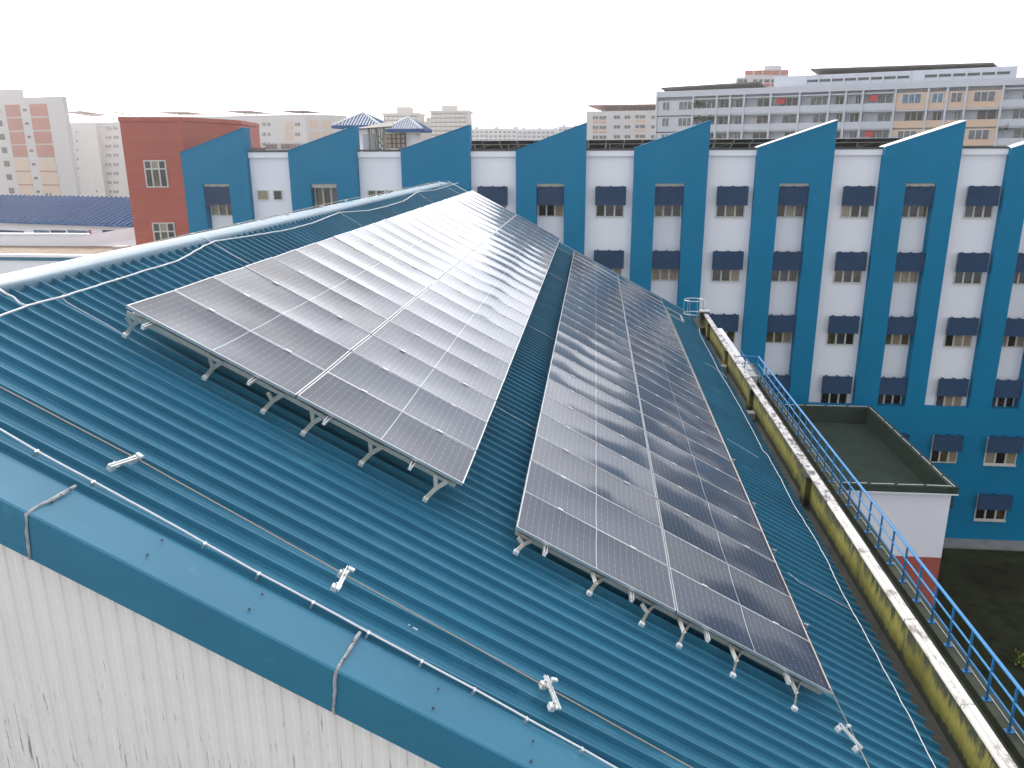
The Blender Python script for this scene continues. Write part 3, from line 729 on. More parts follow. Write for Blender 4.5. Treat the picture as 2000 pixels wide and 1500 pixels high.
# ------------------------------------------------------------------ things on the roof at the left: plant, canopy, pavilions
def hip(face, pxl, pxr, pyb, pyt, dep, label, wallz, group=None):
    """white rooftop room under a hipped blue roof"""
    a, zb = face.at(pxl, pyb); b, _ = face.at(pxr, pyb); zt = face.at((pxl+pxr)/2, pyt)[1]
    rt = face.root('rooftop_pavilion', label, 'pavilion', group)
    ov = .7; MB().box(a+ov, b-ov, ov, dep-ov, wallz, zb+.02).build('wall', M['white'], rt)
    c = ((a+b)/2, dep/2, zt+.35); mb = MB(); th = .12
    P = [(a, 0, zb), (b, 0, zb), (b, dep, zb), (a, dep, zb)]
    for i in range(4): mb.f.append((len(mb.v), len(mb.v)+1, len(mb.v)+2)); mb.v += [P[i], P[(i+1) % 4], c]
    rf = mb.build('roof', M['bluetile'], rt)
    mb = MB(); n = 16
    for i in range(n+1):
        t = i/n; e = Vector(P[0]).lerp(Vector(P[1]), t); k = 1-abs(2*t-1)
        q = e.lerp(Vector((e.x, c[1]*k, zb+(c[2]-zb)*k)), 1)
        mb.bar(e+Vector((0, 0, .03)), q+Vector((0, 0, .05)), .10, .07)
    mb.build('roof_seams', M['hdbg'], rf)
    mb = MB()
    for i in range(4): mb.bar(Vector(P[i])+Vector((0, 0, .05)), Vector(c)+Vector((0, 0, .05)), .2, .1)
    mb.build('hip_capping', M['hdbg'], rf)
    mb = MB()
    for i in range(4): mb.bar(Vector(P[i])-Vector((0, 0, .08)), Vector(P[(i+1) % 4])-Vector((0, 0, .08)), .15, .2)
    mb.build('fascia', M['bluetile'], rf)
    return rt, a, b, zb, dep
f1 = Face((0, 62), (1, 62)); hip(f1, 649, 743, 246, 228, 4.2, 'hipped blue seamed roof pavilion, the larger one behind the second fin', ZC)
f2 = Face((0, 60), (1, 60)); rt, a, b, zb, dep = hip(f2, 752, 824, 253, 238, 3.4, 'hipped blue seamed roof pavilion, the smaller one with pale framed glazing', ZC-1)
g0, z1 = f2.at(748, 262, .6); g1, z0 = f2.at(793, 289, .6)
mb = MB(); mb.box(g0, g1, .52, .60, z0, z1); q = mb.build('glazing', M['hdbs'], rt)
mb = MB()
for k in range(6): x = g0+(g1-g0)*k/5; mb.box(x-.04, x+.04, .44, .518, z0, z1)
for k in range(4): z = z0+(z1-z0)*k/3; mb.box(g0, g1, .40, .438, z-.03, z+.03)
mb.build('glazing_bars', M['capdark'], q)
f3 = Face((0, 49.5), (1, 49.5)); rt = f3.root('roof_canopy', 'rusty tilted canopy on steel posts over pipework on the block roof', 'canopy')
a, z = f3.at(693, 250); b, _ = f3.at(768, 250)
mb = MB(); mb.prism([(a, -.6, z-.15), (b, -.2, z+.0), (b-.6, 2.6, z+.35), (a+1.2, 2.4, z+.3)], (0, 0, .08)); mb.build('canopy_sheet', M['canopy'], rt)
for px in (716, 731, 746):
    x = f3.at(px, 260)[0]; MB().tube([(x, .5, ZC-.05), (x, .5, z+.1)], .075, 8).build('post', M['tan_fin'], rt)
mb = MB()
for k in range(9):
    x = f3.at(714+k*4.4, 270)[0]; mb.tube([(x, .9, ZC), (x, .9, ZC+1.0+.35*random.random())], .04, 6)
    if k % 2: mb.bar((x-.35, .8, ZC+.95), (x+.35, .8, ZC), .06, .06)
mb.build('pipework', M['tan_fin'], rt)
x0 = f3.at(702, 270)[0]; MB().box(x0, x0+.75, .7, 1.4, ZC-.02, ZC+1.05).build('cabinet', M['hdbg'], rt)
f4 = Face((0, 48.5), (1, 48.5))
for i, (p0, p1, n) in enumerate(((519, 541, 6), (550, 562, 4), (563, 587, 6))):
    a, z0 = f4.at(p0, 297); b, z1 = f4.at(p1, 279)
    rt = empty('air_conditioner', (a, 48.5, 0), ['louvred air-conditioning unit at left on the classroom block roof', 'narrow louvred box between two larger rooftop units', 'louvred air-conditioning unit nearest the second fin tip'][i], 'air conditioner', 'rooftop cooling units')
    MB().box(0, b-a, 0, .8, ZC-.02, z1).build('casing', M['hdbw'], rt)
    mb = MB()
    for k in range(n): x = (b-a)*(k+.18)/n; mb.box(x, x+(b-a)/n*.6, -.02, -.002, ZC+.2, z1-.08)
    mb.build('louvre', M['canopyr'], rt)
a, z0 = f4.at(479, 296); b, _ = f4.at(517, 296); tag(MB().box(a, b, 48.5, 49.6, ZC-.02, ZC+.28).build('roof_plinth', M['canopyr']), 'low brown plinth on the roof left of the cooling units', 'plinth')

# ------------------------------------------------------------------ green roofed link block
ZL = -14.0
LK = empty('link_block', (0, 0, 0), 'white and red link block with a sunken dark green roof behind the railing', 'building')
x0, x1, ya, yb = 6.4, 15.85, 33.3, 44.7; zt = GZ+ZL; wl = .32
MB().box(x0, x1-.18, ya+.18, yb-.1, GZ-17.45, zt-1.16).box(x0, x1-.18, ya+.18, ya+.19, zt-1.157, zt-.31).box(x1-.19, x1-.18, ya+.193, yb-.1, zt-1.157, zt-.31).build('wall', M['white'], LK)
MB().box(x0, x1-.18, ya+.18, yb-.1, 0, GZ-17.453).build('lower_wall', M['red'], LK)
MB().box(x0, x1-.195, ya+.195, yb-.11, zt-1.15, zt-.98).build('roof_floor', M['greenroof'], LK)
mb = MB(); mb.box(x0, x1, ya, ya+wl, zt-.302, zt); mb.box(x0, x1, yb-wl, yb, zt-.302, zt); mb.box(x1-wl, x1, ya+wl, yb-wl, zt-.302, zt); mb.box(x0, x0+wl, ya+wl, yb-wl, zt-.302, zt)
mb.box(x0, x1-.2, ya+.195, ya+wl-.02, zt-.975, zt-.304); mb.box(x0, x1-.2, yb-wl+.02, yb-.12, zt-.975, zt-.304); mb.box(x1-wl+.02, x1-.195, ya+wl, yb-wl, zt-.975, zt-.304)
mb.build('upstand', M['greenroof'], LK)
MB().box(x0, x1+.02, ya-.02, ya+.1, zt-.36, zt-.305).box(x1-.1, x1+.02, ya+.1, yb, zt-.36, zt-.305).build('drip_edge', M['white'], LK)
mb = MB()
def strip(p, q, m_=1.15):
    p = Vector(p); q = Vector(q); n = int((q-p).length/m_)
    for k in range(n): u = p.lerp(q, k/n); v = p.lerp(q, (k+.86)/n); j = Vector((random.uniform(-.02, .02), random.uniform(-.02, .02), 0)); mb.bar(u+j, v-j, .03, .02)
strip((x1-.16, ya+.1, zt+.012), (x1-.16, yb-.1, zt+.012)); strip((x0, ya+.15, zt+.012), (x1-.1, ya+.15, zt+.012)); strip((x0, yb-.15, zt+.012), (x1-.1, yb-.15, zt+.012))
mb.build('conductor_strip', M['rope'], LK)
tag(MB().box(9.9, 10.15, 38.2, 38.35, zt-.975, zt-.93).build('scrap', M['coping']), 'small white scrap lying on the dark green roof', 'litter')

# ------------------------------------------------------------------ red stair block
rf = Face((-27.3, 45.2), (-21.5, 46.6)); RB = rf.root('red_block', 'red rendered block at the left end of the classroom block', 'building')
a, z0 = rf.at(233, 237); b, _ = rf.at(352, 236); zt = z0
rb_bm = MB(); rb_bm.box(a, b, 0, 12, 0, zt); rb_bm.build('wall', M['red'], RB)
c1 = rf.at(471, 240)[0]
q3 = at(471, 240, (0, 1, 0), 52.5); q3 = Vector((q3.x, q3.y, 0))-rf.a; ex, ey = q3.dot(rf.d), q3.dot(rf.n)
MB().prism([(b, .0, 0), (ex, ey, 0), (ex, 13, 0), (b, 13, 0)], (0, 0, zt-.02)).build('side_wall', M['red'], RB)
MB().box(a-.06, b+.02, -.06, 12, zt+.002, zt+.25).build('capping', M['red'], RB)
MB().prism([(b+.02, -.05, zt+.003), (ex+.05, ey-.05, zt+.003), (ex+.05, 13, zt+.003), (b+.02, 13, zt+.003)], (0, 0, .25)).build('capping', M['red'], RB)
mb = MB()
for k in range(19): z = zt-.9*k-.9; mb.box(a, b, -.006, .02, z, z+.025)
mb.build('grooves', M['hdbr'], RB)
for (p0, p1, q0, q1) in ((280, 330, 313, 366), (297, 347, 435, 488)):
    xa, zt_ = rf.at(p0, q0); xb, zb_ = rf.at(p1, q1); wd = xb-xa; ht = zt_-zb_
    fr = MB(); t = .07
    fr.box(0, wd, -.06, .0, 0, t); fr.box(0, wd, -.06, .0, ht-t, ht); fr.box(0, t, -.06, .0, t, ht-t); fr.box(wd-t, wd, -.06, 0, t, ht-t); fr.box(t, wd-t, -.065, -.002, ht*.66, ht*.66+t)
    for k in (1, 2): fr.box(wd*k/3-.035, wd*k/3+.035, -.07, -.003, t, ht-t)
    o = fr.build('window', M['frame'], RB); o.location = (xa, -.01, zb_)
    for k in range(3):
        for (h0, h1) in ((t, ht*.66), (ht*.66+t, ht-t)):
            q = MB(); q.quad((wd*k/3+.04, -.03, h0), (wd*(k+1)/3-.03, -.03, h0), (wd*(k+1)/3-.03, -.03, h1), (wd*k/3+.04, -.03, h1)); q.build('pane', PANES[(0, 4, 1, 2, 3, 0)[(k*2+(h0 > 1)) % 6]], o)

# ------------------------------------------------------------------ low buildings at the left
lb = Face((-50, 72), (-28, 66.5)); LB = lb.root('blue_roofed_building', 'low white building with a blue ribbed sheet roof left of the red block', 'building')
a, zr = lb.at(-160, 436); b, zr2 = lb.at(285, 429); zr = lb.at(120, 433)[1]
rdg = lb.at(120, 384, 6)[1]
MB().box(a, b, 0.02, 14, 0, zr-.05).build('wall', M['white'], LB)
mb = MB(); mb.prism([(a-.3, -.5, zr-.1), (a-.3, 6.2, rdg), (a-.3, 13, zr), (a-.3, 13, zr-.2), (a-.3, 6.2, rdg-.15), (a-.3, -.5, zr-.25)], (b-a+.6, 0, 0)); q = mb.build('roof', M['bluetile'], LB)
mb = MB(); x = a
dr = Vector((0, 6.7, rdg-zr+.1))
while x < b: mb.obox(Vector((x, -.5, zr-.095)), Vector((.10, 0, 0)), dr, Vector((0, -.03, .14))); x += .62
mb.build('roof_ribs', M['bluetile'], q)
for (p0, p1, m) in ((-4, 48, 'shade'), (66, 98, 'farblue'), (99, 130, 'shade'), (132, 172, 'farblue'), (173, 179, 'redcloth'), (200, 232, 'shade')):
    xa, zt_ = lb.at(p0, 449); xb, zb_ = lb.at(p1, 462); MB().box(xa, xb, -.03, .0, zb_, zt_).build('window', M[m], LB)
# parapet roof in front of it
ff = Face((-46, 44), (-10, 44)); FB = ff.root('flat_roofed_building', 'white flat roofed annex with brown gravel roof and blue fascia at the left', 'building')
z1 = ff.at(60, 497)[1]; a = ff.at(-160, 520)[0]; b = ff.at(262, 500)[0]
MB().box(a, b, 0, 5.3, 0, z1-.36).build('wall', M['white'], FB); MB().box(a, b+.05, -.06, .25, z1-.357, z1-.15).build('blue_fascia', M['cap'], FB); MB().box(a, b+.1, -.12, .30, z1-.147, z1).build('coping', M['white'], FB)
MB().box(a, b, .31, 5.3, z1-.355, z1-.10).build('roof_surface', M['gravel'], FB)
p1f = Face((-46, 49), (-10, 49)); zt = p1f.at(80, 459)[1]; zb = z1-.095; aa = p1f.at(-160, 470)[0]; m_ = p1f.at(172, 470)[0]; pe, ze = p1f.at(264, 440)
q0 = p1f.a.x-ff.a.x
MB().box(aa+q0, m_+q0, 5.0, 5.25, zb, zt).build('parapet', M['white'], FB)
dz = ze-zt; MB().prism([(m_+q0, 5.0, zb), (pe+q0+1, 5.0, zb+dz*.9), (pe+q0+1, 5.0, zt+dz*1.1), (m_+q0, 5.0, zt)], (0, .25, 0)).build('parapet', M['white'], FB)
MB().box(aa+q0, m_+q0+.02, 4.94, 5.32, zt+.003, zt+.10).build('coping', M['white'], FB)
x_, z_ = ff.at(238, 483, 3.4); x_ += ff.a.x
tag(MB().box(x_-.45, x_+.45, 47.1, 47.6, z1-.095, z1+.14).build('vent_box', M['coping']), 'small pale box standing on the brown gravel roof', 'vent')

# ================================================================== APARTMENT BLOCKS
def block(name, face, px0, px1, pytop, dep, matw, label, cat='apartment block', group='distant apartment blocks'):
    rt = face.root(name, label, cat, group); a, zt = face.at(px0, pytop); b, _ = face.at(px1, pytop)
    MB().box(a, b, 0, dep, 0, zt).build('wall', matw, rt)
    return rt, a, b, zt
def panel(rt, face, x0, y0, x1, y1, m, name='window', off=-.06, th=.05, frame=None):
    a, zt = face.at(x0, y0); b, zb = face.at(x1, y1)
    q = MB().box(a, b, off, off+th, zb, zt).build(name, m, rt)
    if frame:
        mb = MB(); n = frame
        for k in range(1, n): x = a+(b-a)*k/n; mb.box(x-.05, x+.05, off-.03, off-.002, zb, zt)
        mb.box(a, b, off-.035, off-.001, zt-.1, zt); mb.build('mullion', M['hdbw'], q)
    return q
# long right block
rf_ = Face((at(1283, 250, (0, 1, 0), 160).x, 160), (at(2010, 250, (0, 1, 0), 137).x, 137))
def top(px, l, r, x0=1283, x1=2000): return l+(r-l)*(px-x0)/(x1-x0)
RTB = rf_.root('apartment_block', 'long white slab block at right with peach bays and an upper set-back storey', 'apartment block', 'distant apartment blocks')
a, zt = rf_.at(1283, 191); b, _ = rf_.at(2060, 162)
MB().box(a, b, 1.3, 14, 0, zt).build('wall', M['hdbg'], RTB)
MB().box(a-.1, b, -.25, 14.1, zt+.003, zt+1.05).build('roof_band', M['hdbg'], RTB)
cols_ = [1283, 1354, 1400, 1426, 1453, 1505, 1561, 1619, 1651, 1684, 1747, 1811, 1848, 1885, 1956, 2030]
kinds = ['s', 'b', 'b', 'b', 'b', 'b', 'b', 'b', 'b', 'b', 'p', 'p', 'p', 'p', 'b']
FL = 2.86
zf = [zt-.35-FL*k for k in range(7)]
for i in range(len(cols_)-1):
    xa = rf_.at(cols_[i], 200)[0]; xb = rf_.at(cols_[i+1], 200)[0]
    MB().box(xa-.16, xa+.16, -.20, 1.2, 0, zt).build('pier', M['hdbg'], RTB)
    for k in range(5):
        z1 = zf[k]; z0 = z1-FL; kd = kinds[i]
        solid = kd == 's' or (kd == 'p' and k % 2 == 0) or (kd == 'p' and k == 3)
        m = M['hdbp'] if kd == 'p' else M['hdbg']
        if solid:
            w0, w1 = (.22, .80) if kd == 'p' else (.0, .0)
            MB().box(xa+.17, xb-.17, 0, 1.25, z0+.002, z1-.25).build('bay_wall', m, RTB)
            spans = [(w0, w1)] if kd == 'p' else [(.17, .36), (.62, .97)]
            for (s0, s1) in spans:
                x_0 = xa+(xb-xa)*s0; x_1 = xa+(xb-xa)*s1
                q = MB().box(x_0, x_1, -.05, -.003, z0+1.0, z1-.42).build('window', M['farblue' if (k == 0 and i in (10, 11)) else 'farpane'], RTB)
                mb = MB(); n = max(2, int((x_1-x_0)/.8))
                for t in range(n+1): x = x_0+(x_1-x_0)*t/n; mb.box(x-.06, x+.06, -.09, -.052, z0+1.0, z1-.42)
                mb.box(x_0, x_1, -.095, -.06, z1-.5, z1-.415); mb.build('mullion', M['hdbw'], q)
        else:
            MB().box(xa+.17, xb-.17, -.12, .05, z0, z0+1.12).build('balcony', m, RTB)
            o = MB().box(xa+.2, xb-.2, 1.22, 1.29, z0+1.12, z1-.25).build('opening', M['hdbg'], RTB)
            x_0 = xa+(xb-xa)*random.uniform(.3, .55); x_1 = xb-.4
            if i in (1, 2): x_0 = xa+.3; x_1 = xb-.3
            q = MB().box(x_0, x_1, 1.14, 1.21, z0+.9, z1-.35).build('window', M['fardark' if random.random() < .5 else 'farpane'], RTB)
            mb = MB(); n = max(2, int((x_1-x_0)/.9))
            for t in range(n+1): x = x_0+(x_1-x_0)*t/n; mb.box(x-.05, x+.05, 1.08, 1.138, z0+.9, z1-.35)
            mb.box(x_0, x_1, 1.085, 1.13, z1-.42, z1-.35); mb.build('mullion', M['frame'], q)
            MB().box(xa+.2, xb-.2, .0, 1.3, z1-.25, z1-.02).build('slab', M['hdbg'], RTB)
            if (i, k) in ((5, 0), (10, 0), (9, 0), (9, 2)):
                MB().box(xa+.9, xa+2.3, .3, .4, z0+1.5, z1-.4).build('red_blind', M['redcloth'], RTB)
for (p0, q0) in ((1359, 204), (1367, 205), (1364, 231), (1378, 231), (1391, 230), (1960, 249)):
    xa, z_ = rf_.at(p0, q0); mb = MB()
    for t in range(90):
        c = Vector((xa+random.gauss(0, .5), .1+random.gauss(0, .2), z_+random.gauss(0, .28))); d = Vector((random.gauss(0, 1), random.gauss(0, 1), random.gauss(0, 1))).normalized(); e = d.cross(Vector((0, .3, 1))).normalized()
        mb.quad(c, c+d*.25, c+d*.25+e*.15, c+e*.15)
    mb.build('balcony_plant', M['leaf'], RTB)
# set-back storey
a2, z2 = rf_.at(1513, 147, 3); a3, z3 = rf_.at(1988, 132, 3); zt2 = (z2+z3)/2
MB().box(a2, a3, 3, 13, zt+1.06, zt2).build('upper_storey', M['hdbg'], RTB)
mb = MB(); n = 15
for k in range(n):
    xa = a2+5.6+(a3-a2-6.3)*k/n; xb = a2+5.6+(a3-a2-6.3)*(k+.88)/n
    if k == 8: continue
    MB().box(xa, xb, 2.9, 2.995, zt2-1.15, zt2-.75).build('vent_slot', M['capdark'], RTB)
for k in range(n+1): xa = a2+5.5+(a3-a2-6.3)*k/n; MB().box(xa-.12, xa+.12, 2.85, 2.998, zt+1.06, zt2-.02).build('rib', M['hdbg'], RTB)
def rack(face, px0, px1, py0, py1, dep, off, label, m=M['canopy'], drop=1.6, posts=12, name='roof_canopy', stand=1.3):
    a, z0 = face.at(px0, py0, off); b, z1 = face.at(px1, py1, off)
    rt = face.root(name, label, 'canopy', 'canopies on distant roofs')
    MB().prism([(a, off, z0), (b, off, z1), (b+dep*.4, off+dep, z1-drop), (a+dep*.4, off+dep, z0-drop)], (0, 0, -.25)).build('canopy_sheet', m, rt)
    mb = MB()
    for k in range(posts):
        x = a+(b-a)*(k+.5)/posts; z = z0+(z1-z0)*(k+.5)/posts; mb.box(x-.06, x+.06, off+dep*.5, off+dep*.5+.12, z-drop*.5-stand, z-drop*.5-.1)
        mb.bar((x-.6, off+dep*.5, z-drop*.5-stand*.9), (x+.6, off+dep*.5, z-drop*.5-.2), .08, .08)
    mb.box(a, b, off+dep*.5, off+dep*.5+.1, (z0+z1)/2-drop*.5-stand*.6-.05, (z0+z1)/2-drop*.5-stand*.6+.05) if abs(z0-z1) < 1 else None
    mb.build('posts', M['farrail'], rt)
rack(rf_, 1583, 1940, 134, 122, 4.5, 4, 'long dark solar canopy on the top storey of the long white slab block', drop=1.2, posts=20, stand=1.4)
rack(rf_, 1291, 1484, 171, 159, 6, 3, 'dark solar canopy on thin posts at the left end of the long white slab block', drop=2.2, posts=14, stand=2.1)
# tower with red panels behind it
tf = Face((at(1440, 150, (0, 1, 0), 200).x, 200), (at(1545, 150, (0, 1, 0), 198).x, 198)); rt, a, b, zt = block('apartment_tower', tf, 1438, 1543, 151, 12, M['hdbw'], 'tower with red panels rising behind the long white slab block')
a4, z4 = tf.at(1455, 137); b4, _ = tf.at(1541, 134); MB().box(a4, b4, 1, 11, zt, z4).build('wall', M['hdbw'], rt)
a5, z5 = tf.at(1494, 126); b5, _ = tf.at(1528, 128); MB().box(a5, b5, 3, 9, z4, z5).build('wall', M['hdbw'], rt)
for (x0_, x1_) in ((1457, 1470), (1474, 1488), (1491, 1508), (1510, 1523), (1526, 1539)): panel(rt, tf, x0_, 137, x1_, 145, M['hdbr'], 'panel', .9)
for (x0_, x1_) in ((1441, 1451), (1453, 1459), (1471, 1479), (1483, 1489), (1493, 1503), (1506, 1511), (1520, 1530)):
    panel(rt, tf, x0_, 155, x1_, 161, M['farpane']); panel(rt, tf, x0_, 163, x1_, 169, M['hdbr'], 'panel'); panel(rt, tf, x0_, 172, x1_, 178, M['farpane'])
# mid block
mf = Face((at(1145, 230, (0, 1, 0), 222).x, 222), (at(1285, 230, (0, 1, 0), 218).x, 218)); rt, a, b, zt = block('apartment_block', mf, 1146, 1284, 218, 12, M['hdbw'], 'white and salmon block left of the long white slab block')
for r, y in enumerate((226, 245, 264)):
    for (x0_, x1_) in ((1158, 1168), (1171, 1184)): panel(rt, mf, x0_, y, x1_, y+7, M['farpane'], frame=2); panel(rt, mf, x0_, y+7, x1_, y+13, M['hdbp'], 'panel'); panel(rt, mf, x0_, y+13, x1_, y+14.5, M['hdbr'], 'panel')
    for (x0_, x1_) in ((1241, 1248), (1250, 1260)): panel(rt, mf, x0_, y-1, x1_, y+5, M['farpane']); panel(rt, mf, x0_, y+7, x1_, y+13, M['hdbp'], 'panel')
    for (x0_, x1_) in ((1199, 1211), (1220, 1231), (1272, 1279)): panel(rt, mf, x0_, y-1, x1_, y+6, M['farpane'], frame=2)
rack(mf, 1147, 1280, 205, 203, 7, 1, 'brown canopy on thin posts above the white and salmon block', M['canopyr'], 1.2, 12, stand=2.2)
# far right bright blocks
hf = Face((at(1971, 280, (0, 1, 0), 420).x, 420), (at(2010, 280, (0, 1, 0), 420).x, 420)); rt, a, b, zt = block('apartment_tower', hf, 1971, 1990, 270, 10, M['hdbs'], 'small far sunlit tower at the right edge, taller of two')
for r in range(4):
    for c in range(4): panel(rt, hf, 1972.5+c*4.2, 272+r*5, 1975+c*4.2, 275+r*5, M['hdbr'], off=-.3, th=.25)
rt, a, b, zt = block('apartment_tower', hf, 1992, 2012, 274, 10, M['hdbs'], 'small far sunlit tower at the right edge, lower of two')
for r in range(4):
    for c in range(2): panel(rt, hf, 1994+c*4, 276+r*5, 1996.5+c*4, 279+r*5, M['hdbr'], off=-.3, th=.25)
# left big block
lf = Face((at(-60, 280, (0, 1, 0), 158).x, 158), (at(146, 280, (0, 1, 0), 152).x, 152)); rt, a, b, zt = block('apartment_block', lf, -40, 122, 193, 1, M['hdbw'], 'tall white block at the left edge with brick red and sand panels')
zz = lf.at(20, 174)[1]; a4 = lf.at(-40, 174)[0]; b4 = lf.at(37, 174)[0]; MB().box(a4, b4, .1, .9, zt, zz).build('stair_head', M['hdbw'], rt)
for r in range(8):
    y = 205+r*26.3; dx = r*2.2*1.15; m = M['hdbr'] if r < 4 else M['hdbs']
    xa, z1 = lf.at(9, y); xb, z0 = lf.at(38, y+23); xc, _ = lf.at(57, y); xd, _ = lf.at(92, y)
    xa, xb, xc, xd = lf.at(9, 205)[0], lf.at(38, 205)[0], lf.at(57, 205)[0], lf.at(91, 205)[0]
    MB().box(xa, xb, -.06, -.01, z0, z1).build('panel', m, rt); MB().box(xc, xd, -.06, -.01, z0, z1).build('panel', m, rt)
    if r >= 4: MB().box(xa, xb, -.08, -.03, z0-.25, z0).build('panel', M['hdbr'], rt); MB().box(xc, xd, -.08, -.03, z0-.25, z0).build('panel', M['hdbr'], rt)
    x0_ = lf.at(43, 205)[0]; MB().box(x0_, x0_+.9, -.05, -.005, z0+1.0, z0+1.45).build('window', M['fardark'], rt)
    x0_ = lf.at(-12, 205)[0]; MB().box(x0_, x0_+1.4, -.05, -.005, z0+.8, z0+1.9).build('window', M['fardark'], rt)
# recessed block behind it
bf = Face((at(118, 280, (0, 1, 0), 246).x, 246), (at(250, 280, (0, 1, 0), 240).x, 240)); rt, a, b, zt = block('apartment_block', bf, 124, 262, 240, 14, M['hdbw'], 'hazy white block between the tall left block and the red block')
for (x0_, x1_) in ((124, 146), (194, 201), (236, 262)): panel(rt, bf, x0_, 240, x1_, 395, M['hdbw'], 'projecting_bay', -1.6, 1.58)
for r in range(9):
    y = 247+r*17.7
    panel(rt, bf, 183+r*.6, y, 189+r*.6, y+5, M['fardark']); panel(rt, bf, 148+r*.8, y+9, 151+r*.8, y+13, M['fardark']); panel(rt, bf, 206, y, 218, y+6, M['farpane'], frame=3); panel(rt, bf, 206, y+7, 218, y+11, M['hdbs'], 'panel'); panel(rt, bf, 221, y, 232, y+6, M['farpane'], frame=2)
rack(bf, 125, 158, 218, 216, 8, 1, 'pale rooftop canopy at the left on the hazy white block', M['canopyr'], 1, 5, stand=3); rack(bf, 203, 226, 216, 218, 8, 1, 'pale rooftop canopy at the right on the hazy white block', M['canopyr'], 1, 4, stand=3)
# block behind the red block
kf = Face((at(300, 250, (0, 1, 0), 226).x, 226), (at(615, 250, (0, 1, 0), 214).x, 214)); rt, a, b, zt = block('apartment_block', kf, 230, 597, 231, 13, M['hdbw'], 'white block with salmon bays behind the red block and first fin')
for r in range(4):
    y = 239+r*19.5
    for (x0_, x1_) in ((512, 519), (522, 528), (576, 586), (482, 490), (493, 501)): panel(rt, kf, x0_-(26 if x0_ < 505 and False else 0), y, x1_, y+7, M['farpane'], frame=2)
    for (x0_, x1_) in ((556, 573), (480, 500)): panel(rt, kf, x0_, y+8, x1_, y+16, M['hdbp'], 'panel')
    panel(rt, kf, 556, y-1, 573, y+8, M['hdbs'], 'panel')
sa = kf.at(597, 240)[0]; zt_ = zt
MB().prism([(sa, 0, 0), (sa+5.0, 6, 0), (sa+5.0, 13, 0), (sa, 13, 0)], (0, 0, zt-.05)).build('side_wall', M['hdbw'], rt)
for r in range(4):
    z0 = zt-3.6-r*2.8
    for t in (.12, .55): p = Vector((sa, 0, 0)).lerp(Vector((sa+5, 6, 0)), t); q = Vector((sa, 0, 0)).lerp(Vector((sa+5, 6, 0)), t+.33); MB().prism([p+Vector((.04, -.05, z0)), q+Vector((.04, -.05, z0)), q+Vector((.04, -.05, z0+2.1)), p+Vector((.04, -.05, z0+2.1))], (.02, -.03, 0)).build('panel', M['hdbs'], rt)
rack(kf, 306, 366, 218, 218, 6, 2, 'thin brown roof canopy above the red block, left one', M['canopyr'], .5, 5, stand=2.5); rack(kf, 437, 492, 216, 216, 6, 2, 'thin brown roof canopy above the first fin tip, middle one', M['canopyr'], .5, 5, stand=2.5); rack(kf, 540, 594, 215, 215, 6, 2, 'thin brown roof canopy nearest the hipped pavilions', M['canopyr'], .5, 5, stand=2.5)
# twin towers
wf = Face((at(745, 230, (0, 1, 0), 500).x, 500), (at(915, 230, (0, 1, 0), 500).x, 500))
for i, (x0_, x1_, yt, c0, c1, yc, lab) in enumerate(((748, 816, 222, 771, 798, 208, 'left grey tower of the hazy far pair'), (841, 912, 217, 860, 887, 205, 'right grey tower of the hazy far pair'))):
    rt, a, b, zt = block('apartment_tower', wf, x0_, x1_, yt, 20, M['hdbt'], lab)
    xa, z_ = wf.at(c0, yc); xb, _ = wf.at(c1, yc); MB().box(xa, xb, 4, 14, zt, z_).build('lift_head', M['hdbt'], rt); MB().box(a-.8, b+.8, -.8, 20.5, zt-.9, zt+.4).build('eave', M['hdbt'], rt)
    for r in range(7):
        for c in range(7): xx = x0_+3.5+c*(x1_-x0_-5)/7; panel(rt, wf, xx, yt+7+r*8.3, xx+5.5, yt+10.5+r*8.3, M['hdbw'], 'balcony', -.5, .45)
    for r in range(7): panel(rt, wf, x0_+1, yt+4.5+r*8.3, x1_-1, yt+6.2+r*8.3, M['fardark'], 'window', -.3, .25)
    if i == 0:
        MB().box(b, b+6, 6, 18, 0, zt-4.5).build('wing', M['hdbt'], rt)
    else: MB().box(a-4, a, 5, 18, 0, zt-3.5).build('wing', M['hdbt'], rt)
# far low blocks
ef = Face((at(915, 260, (0, 1, 0), 560).x, 560), (at(1135, 260, (0, 1, 0), 560).x, 560))
for i, (x0_, x1_, yt, lab) in enumerate(((918, 1010, 251, 'pale far slab block right of the grey towers'), (1011, 1088, 252, 'pale far slab block in the middle of the skyline with a small mast'), (1090, 1150, 247, 'pale far slab block just left of the fourth fin tip'))):
    rt, a, b, zt = block('apartment_block', ef, x0_, x1_, yt, 12, M['hdbg'], lab)
    for c in range(3): xx = x0_+8+c*(x1_-x0_-14)/2; xa, z_ = ef.at(xx, yt-4); MB().box(xa, xa+2.2, 2, 6, zt, z_).build('lift_head', M['hdbg'], rt)
    for r in range(3):
        for c in range(int((x1_-x0_)/9)): xx = x0_+2+c*9; panel(rt, ef, xx, yt+5+r*8, xx+6, yt+9+r*8, M['farpane'], off=-.2, th=.15)
    if i == 1: xa, z_ = ef.at(1003, 237); MB().tube([(xa, 3, zt), (xa, 3, z_)], .3, 6).build('mast', M['hdbg'], rt)
nf = Face((at(612, 260, (0, 1, 0), 420).x, 420), (at(655, 260, (0, 1, 0), 420).x, 420)); rt, a, b, zt = block('apartment_block', nf, 612, 672, 252, 12, M['hdbs'], 'faint pinkish block behind the second fin and large pavilion')
for r in range(3):
    for c in range(6): panel(rt, nf, 614+c*9, 257+r*7, 619+c*9, 260+r*7, M['farpane'], off=-.2, th=.15)
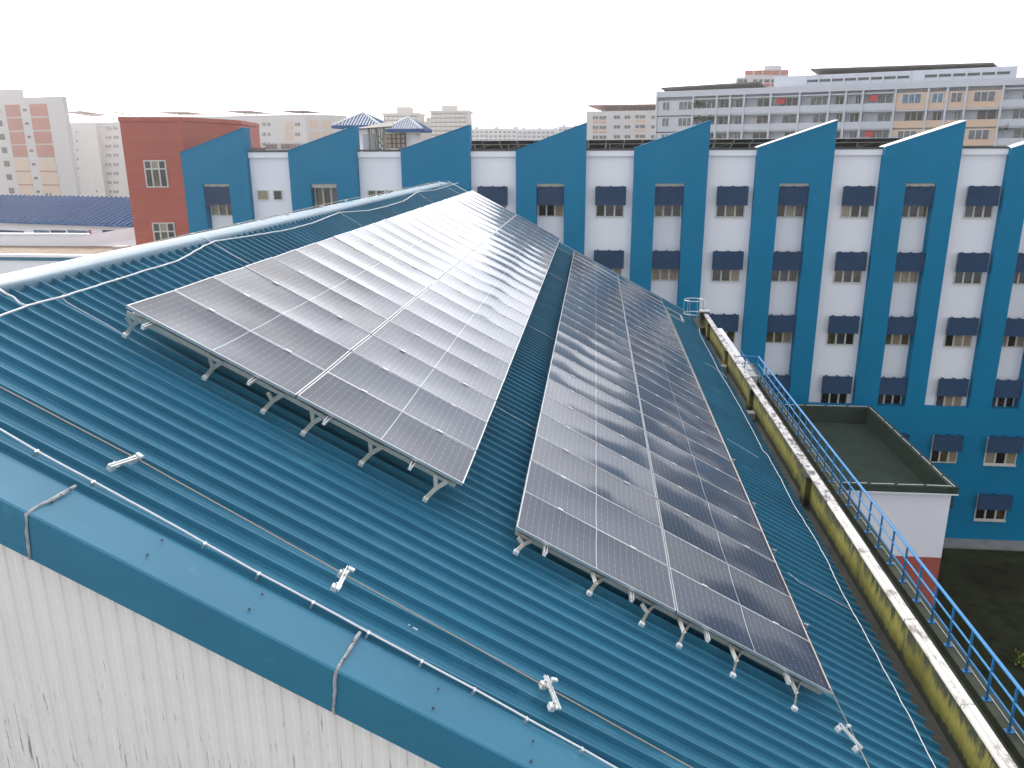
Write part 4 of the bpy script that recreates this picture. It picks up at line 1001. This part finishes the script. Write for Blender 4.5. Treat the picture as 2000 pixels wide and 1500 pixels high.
# trees at the foot of the hazy block
def tree(x, y, h, label, seed):
    random.seed(seed); rt = empty('tree', (x, y, 0), label, 'tree', 'trees beyond the blue roofed building'); MB().tube([(0, 0, 0), (.2, 0, h*.35), (0, .2, h*.7)], .3, 7).build('trunk', M['canopy'], rt)
    mb = MB()
    lobes = [Vector((random.gauss(0, h*.16), random.gauss(0, h*.16), h*.72+random.gauss(0, h*.09))) for _ in range(9)]
    for t in range(2600):
        c = random.choice(lobes)+Vector((random.gauss(0, 1), random.gauss(0, 1), random.gauss(0, .8)))*h*.065
        d = Vector((random.gauss(0, 1), random.gauss(0, 1), random.gauss(0, .6))).normalized()*.32; e = d.cross(Vector((random.random(), random.random(), 1))).normalized()*.2
        mb.quad(c, c+d, c+d+e, c+e)
    mb.build('crown', M['leaf'], rt)
for k, (px, py, h) in enumerate(((160, 383, 9), (190, 384, 8.6), (206, 386, 8.4), (142, 388, 8))):
    p = at(px, py+14, (0, 1, 0), 95); zt = p.z+GZ
    tree(p.x, 95, max(4, zt+1.2), ['bushy tree top just above the blue roof', 'second small tree top above the blue roof', 'third small tree top nearest the red block', 'faint low tree top beside the tall left block'][k], 11+k)

# small things on the ground and roof
p = at(1997, 1276, (0, 0, 1), -GZ+.6); random.seed(5)
bu = empty('bush', (p.x+.2, p.y, 0), 'small yellow green bush on the dark lawn at the right edge', 'bush')
mb = MB()
for t in range(220):
    c = Vector((random.gauss(0, .2), random.gauss(0, .2), abs(random.gauss(.28, .16)))); d = Vector((random.gauss(0, 1), random.gauss(0, 1), random.gauss(0, 1))).normalized()*.13; e = d.cross(Vector((random.random(), .3, 1))).normalized()*.08
    mb.quad(c, c+d, c+d+e, c+e)
mb.build('foliage', mat('bush_leaves', (.16, .20, .03), .8, 0, .3, 4), bu); MB().tube([(0, 0, 0), (.05, 0, .5)], .03, 6).build('stem', M['canopy'], bu)
q = W(at(806, 1227, NR, -OFF+.004)); tag(MB().obox(q, DN*.05, Vector((0, .018, 0)), NR*.004).obox(q-DN*.05+Vector((0, .01, 0)), DN*.018, Vector((0, .012, 0)), NR*.004).build('dropping', M['rope']), 'two tiny white flecks on the roof below the near lifeline wire', 'flecks')

# ================================================================== AIR
hz_ = MB().box(-2400, 2400, -60, 2400, -1, 75).build('haze', bpy.data.materials.new('haze_air')); tag(hz_, kind='stuff')
hm = hz_.data.materials[0]; hm.use_nodes = True; t = hm.node_tree; t.nodes.clear()
v = N(t, 'ShaderNodeVolumePrincipled'); v.inputs['Color'].default_value = (1, .975, .96, 1); v.inputs['Density'].default_value = .0004; v.inputs['Anisotropy'].default_value = .65
L(t, v.outputs[0], N(t, 'ShaderNodeOutputMaterial').inputs['Volume'])
